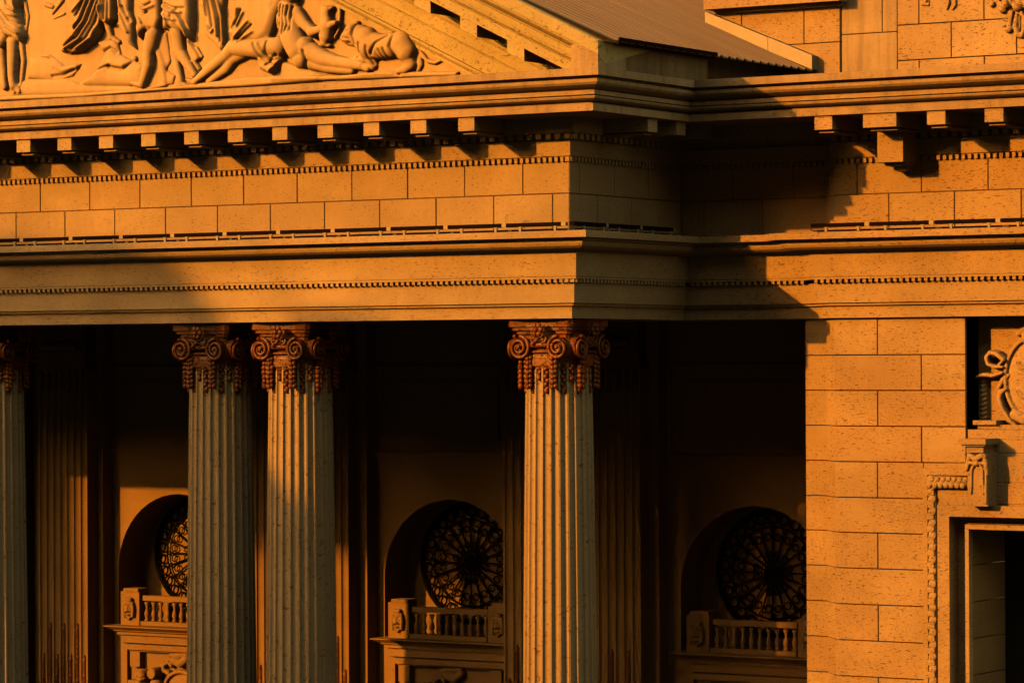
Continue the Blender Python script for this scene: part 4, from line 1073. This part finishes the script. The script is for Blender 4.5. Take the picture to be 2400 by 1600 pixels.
# ------------------------------------------------------------------ strip lights on the ledge
def light_mesh(L):
    m = MB()
    m.box(0, L - 0.09, -0.05, 0.05, 0.075, 0.145)
    m.box(0.12, L, -0.045, 0.02, 0.0, 0.03)
    return m.mesh('strip_light')
def end_mesh(L):
    m = MB()
    m.box(L - 0.088, L - 0.002, -0.045, 0.045, 0.078, 0.142)
    return m.mesh('end_cap')
def foot_mesh():
    m = MB()
    m.box(-0.02, 0.02, -0.07, -0.03, 0.0, 0.077)
    m.box(-0.035, 0.035, -0.07, -0.03, 0.066, 0.078)
    return m.mesh('foot')
FOOT = foot_mesh()
FOOT.materials.append(BRACKET)
def strip_light(x, y, z, L, rot, label, group):
    t = thing('strip_light', label, 'strip light', (x, y, z), group)
    t.rotation_euler = (0, 0, rot)
    key = round(L, 2)
    if key not in LM:
        a, b = light_mesh(L), end_mesh(L)
        a.materials.append(HOUSING)
        b.materials.append(BRACKET)
        LM[key] = (a, b)
    link('housing', LM[key][0], t)
    link('end_cap', LM[key][1], t)
    for q in (0.30, L - 0.20):
        link('foot', FOOT, t, (q, 0, 0))
    return t
LM = {}
LZ = 1.495
gp = 'strip lights along the ledge'
names = {0: 'dark strip light at the portico corner end of the ledge', 1: 'dark strip light second from the portico corner, under the loose wire'}
ordn = ['', '', 'third', 'fourth', 'fifth', 'sixth', 'seventh', 'eighth', 'ninth', 'tenth', 'eleventh', 'twelfth']
for k in range(12):
    lab = names.get(k, 'dark strip light on the sunlit portico ledge, %s one left of its corner' % ordn[k])
    strip_light(0.127 - 1.2 * (k + 1), -0.30, LZ, 1.2, 0, lab, gp)
for k, (a, lab) in enumerate(((-0.42, 'shaded strip light on the side of the portico, next to its corner'), (0.76, 'shaded strip light on the side of the portico, middle of the three'), (1.94, 'shaded strip light on the side of the portico, innermost of the three'))):
    strip_light(0.30, a, LZ, 1.16, math.pi / 2, lab, gp)
for a, lab in ((2.72, 'dark strip light with curved cable end at the left end of the wing ledge'), (3.86, 'dark strip light on the wing ledge under the big corbel'), (5.09, 'dark strip light on the wing ledge right of the big corbel'), (6.32, 'dark strip light on the wing ledge cut off by the right picture edge')):
    strip_light(a + OX, 3.78 + OY, LZ, 1.2 if a > 3 else 1.12, 0, lab, gp)
m = MB()
m.tube([(x + OX, 3.76 + OY, z) for x, z in ((2.74, LZ + 0.09), (2.70, LZ + 0.05), (2.76, LZ + 0.015), (3.0, LZ + 0.012))], 0.010, 6)
o = m.build('cable', HOUSING)
o['label'] = 'short dark cable curling from the strip light end on the wing ledge'
o['category'] = 'cable'
m = MB()
m.tube([(-1.10, -0.30, LZ + 0.14), (-1.12, -0.30, LZ + 0.22), (-1.09, -0.30, LZ + 0.30), (-1.02, -0.30, LZ + 0.31), (-0.97, -0.30, LZ + 0.28)], 0.011, 6)
m.tube([(-1.06, -0.30, LZ + 0.14), (-1.07, -0.30, LZ + 0.24), (-1.05, -0.30, LZ + 0.295)], 0.008, 6)
o = m.build('wire_stub', BRACKET)
o['label'] = 'bent wire stub standing up from the strip lights near the portico corner'
o['category'] = 'wire'
m = MB()
for i in range(7):
    a = i * 0.9
    m.add([(0, 0, 0), (0.03 * math.cos(a), 0.03 * math.sin(a), 0.03), (0.09 * math.cos(a), 0.09 * math.sin(a), 0.05 + 0.015 * i), (0.03 * math.cos(a + .9), 0.03 * math.sin(a + .9), 0.035)], [(0, 1, 2, 3)])
o = m.build('weed', LEAF, None, False, (1.30, -1.32, 4.13))
o['label'] = 'tiny weed growing on the cornice corner under the pediment end'
o['category'] = 'plant'

# ------------------------------------------------------------------ unseen trees across the street, crowns shaped to shade the left of the porch
def tree(label, x, lumps, trunk_top):
    y = -48.0
    t = thing('street_tree', label, 'tree', (x, y, -16.0), 'tall trees across the street')
    m = MB()
    cx = sum(l[0] for l in lumps) / len(lumps)
    m.tube([(0, 0, 0), (0.1, 0, (trunk_top + 16) * 0.5), (-0.1, 0, trunk_top + 16)], [0.5, 0.42, 0.3], 8)
    for (lx, lz, r, rz) in lumps:
        m.tube([(-0.1, 0, (trunk_top + 16) * 0.96), (lx - x, 0, lz + 16)], [0.2, 0.1], 6)
    m.build('trunk', BARK, t)
    c = MB()
    for (lx, lz, r, rz) in lumps:
        c.ball((lx - x, 0, lz + 16), (r, r * 0.9, rz), 20, 12, 0.035)
        for q in range(120):
            a, b = random.uniform(0, 2 * math.pi), math.acos(random.uniform(-1, 1))
            px, py, pz = lx - x + r * math.sin(b) * math.cos(a), 0.9 * r * math.sin(b) * math.sin(a), lz + 16 + rz * math.cos(b)
            s = 0.28
            d = [(random.uniform(-s, s), random.uniform(-s, s), random.uniform(-s, s)) for _ in range(3)]
            c.add([(px + u[0], py + u[1], pz + u[2]) for u in d], [(0, 1, 2)])
    c.build('crown', LEAF, t)
T0 = 48.0
def far(x, z):
    return x - TA * T0, z + K * T0
L1 = [far(-15.2, 0.05) + (2.6, 1.5), far(-12.2, 0.0) + (2.4, 1.5), far(-18.2, -0.1) + (1.6, 1.3)]
L2 = [far(-9.5, -1.0) + (2.2, 2.4), far(-8.4, -5.1) + (3.0, 3.2), far(-6.9, -5.9) + (2.0, 2.2), far(-8.0, -9.5) + (4.2, 4.2), far(-11.8, -3.6) + (1.8, 2.4), far(-3.9, -8.8) + (3.2, 3.2), far(-1.0, -11.6) + (4.0, 4.0), far(-7.66, -1.3) + (0.34, 1.4)]
tree('flat topped dark tree across the street, outside the picture', far(-16.54, 0)[0], L1, L1[0][1])
tree('tall dark tree with a sloping crown across the street, outside the picture', L2[3][0], L2, L2[1][1])
m = MB()
random.seed(21)
for i in range(90):
    a = math.radians(180 + 180 * (i + 0.5) / 90)
    rr = 95 + random.uniform(-6, 6)
    x, y = 5 + 1.35 * rr * math.cos(a), -0.0 + 0.72 * rr * math.sin(a)
    if y > -6 or (x - 29.9) ** 2 + (y + 49.5) ** 2 < 180:
        continue
    top = -7.6 + K * (-y) - random.uniform(0, 1.0)
    top = max(top, 3.0)
    if x < -75:
        top += min(14, (-75 - x) * 0.5)
    m.ball((x, y, (top - 16) / 2), (6.5, 6.0, (top + 16) / 2 + 0.3), 14, 10, 0.05)
o = m.build('sky_blocking_treeline', LEAF)  # added tree belt, cuts the low sky so the porch stays dark
o['kind'] = 'stuff'
o['label'] = 'added belt of trees outside the picture that keeps low sky off the porch'

tw = thing('shade_tower', 'added slender tower outside the picture that shades the right porch niche', 'building', (0, 0, 0))  # added tower, placed to keep the sun off the right niche
m = MB()
xa, za = -5.70 - TA * 48, -0.06 + K * 48
xb = -2.0 - TA * 52
m.box(xa, xb, -52.0, -48.0, -16.0, za)
m.build('wall', STONE_Y, tw)
m = MB()
m.box(xa - 0.1, xb + 0.1, -52.1, -47.9, za + 0.001, za + 0.12)
m.build('roof', CORE, tw)
wm = MB()
wm.box(0, 0.9, -0.03, 0.03, 0, 1.4)
wme = wm.mesh('pane')
wme.materials.append(DARK)
z = za - 2.4
while z > -14:
    for q in range(1):
        link('window', wme, tw, (xa + 0.5, -47.99, z))
    z -= 3.0

ap = thing('sky_blocking_building', 'wide block behind the viewpoint, outside the picture, sized to hide the sky', 'building', (0, 0, 0))
m = MB()
m.box(-21, 150, -76, -53, -16, 42)  # building at the viewpoint, height and width set to cut sky light
m.build('wall', STONE_Y, ap)
m = MB()
m.box(-21.4, 150.4, -76.4, -52.6, 42.001, 42.6)
m.build('roof', CORE, ap)
k = 0
for z in range(-13, 40, 4):
    for x in range(-18, 108, 6):
        link('window', wme, ap, (x, -52.99, z))

ap = thing('sky_blocking_building', 'added second block beyond the tall trees, outside the picture, hides the sky', 'building', (0, 0, 0))
m = MB()
m.box(-170, -63, -76, -53, -16, 42)  # added block, darkens the porch by hiding the sky on the left
m.build('wall', STONE_Y, ap)
m = MB()
m.box(-170.4, -62.6, -76.4, -52.6, 42.001, 42.6)
m.build('roof', CORE, ap)
for z in range(-13, 40, 4):
    for x in range(-165, -64, 6):
        link('window', wme, ap, (x, -52.99, z))
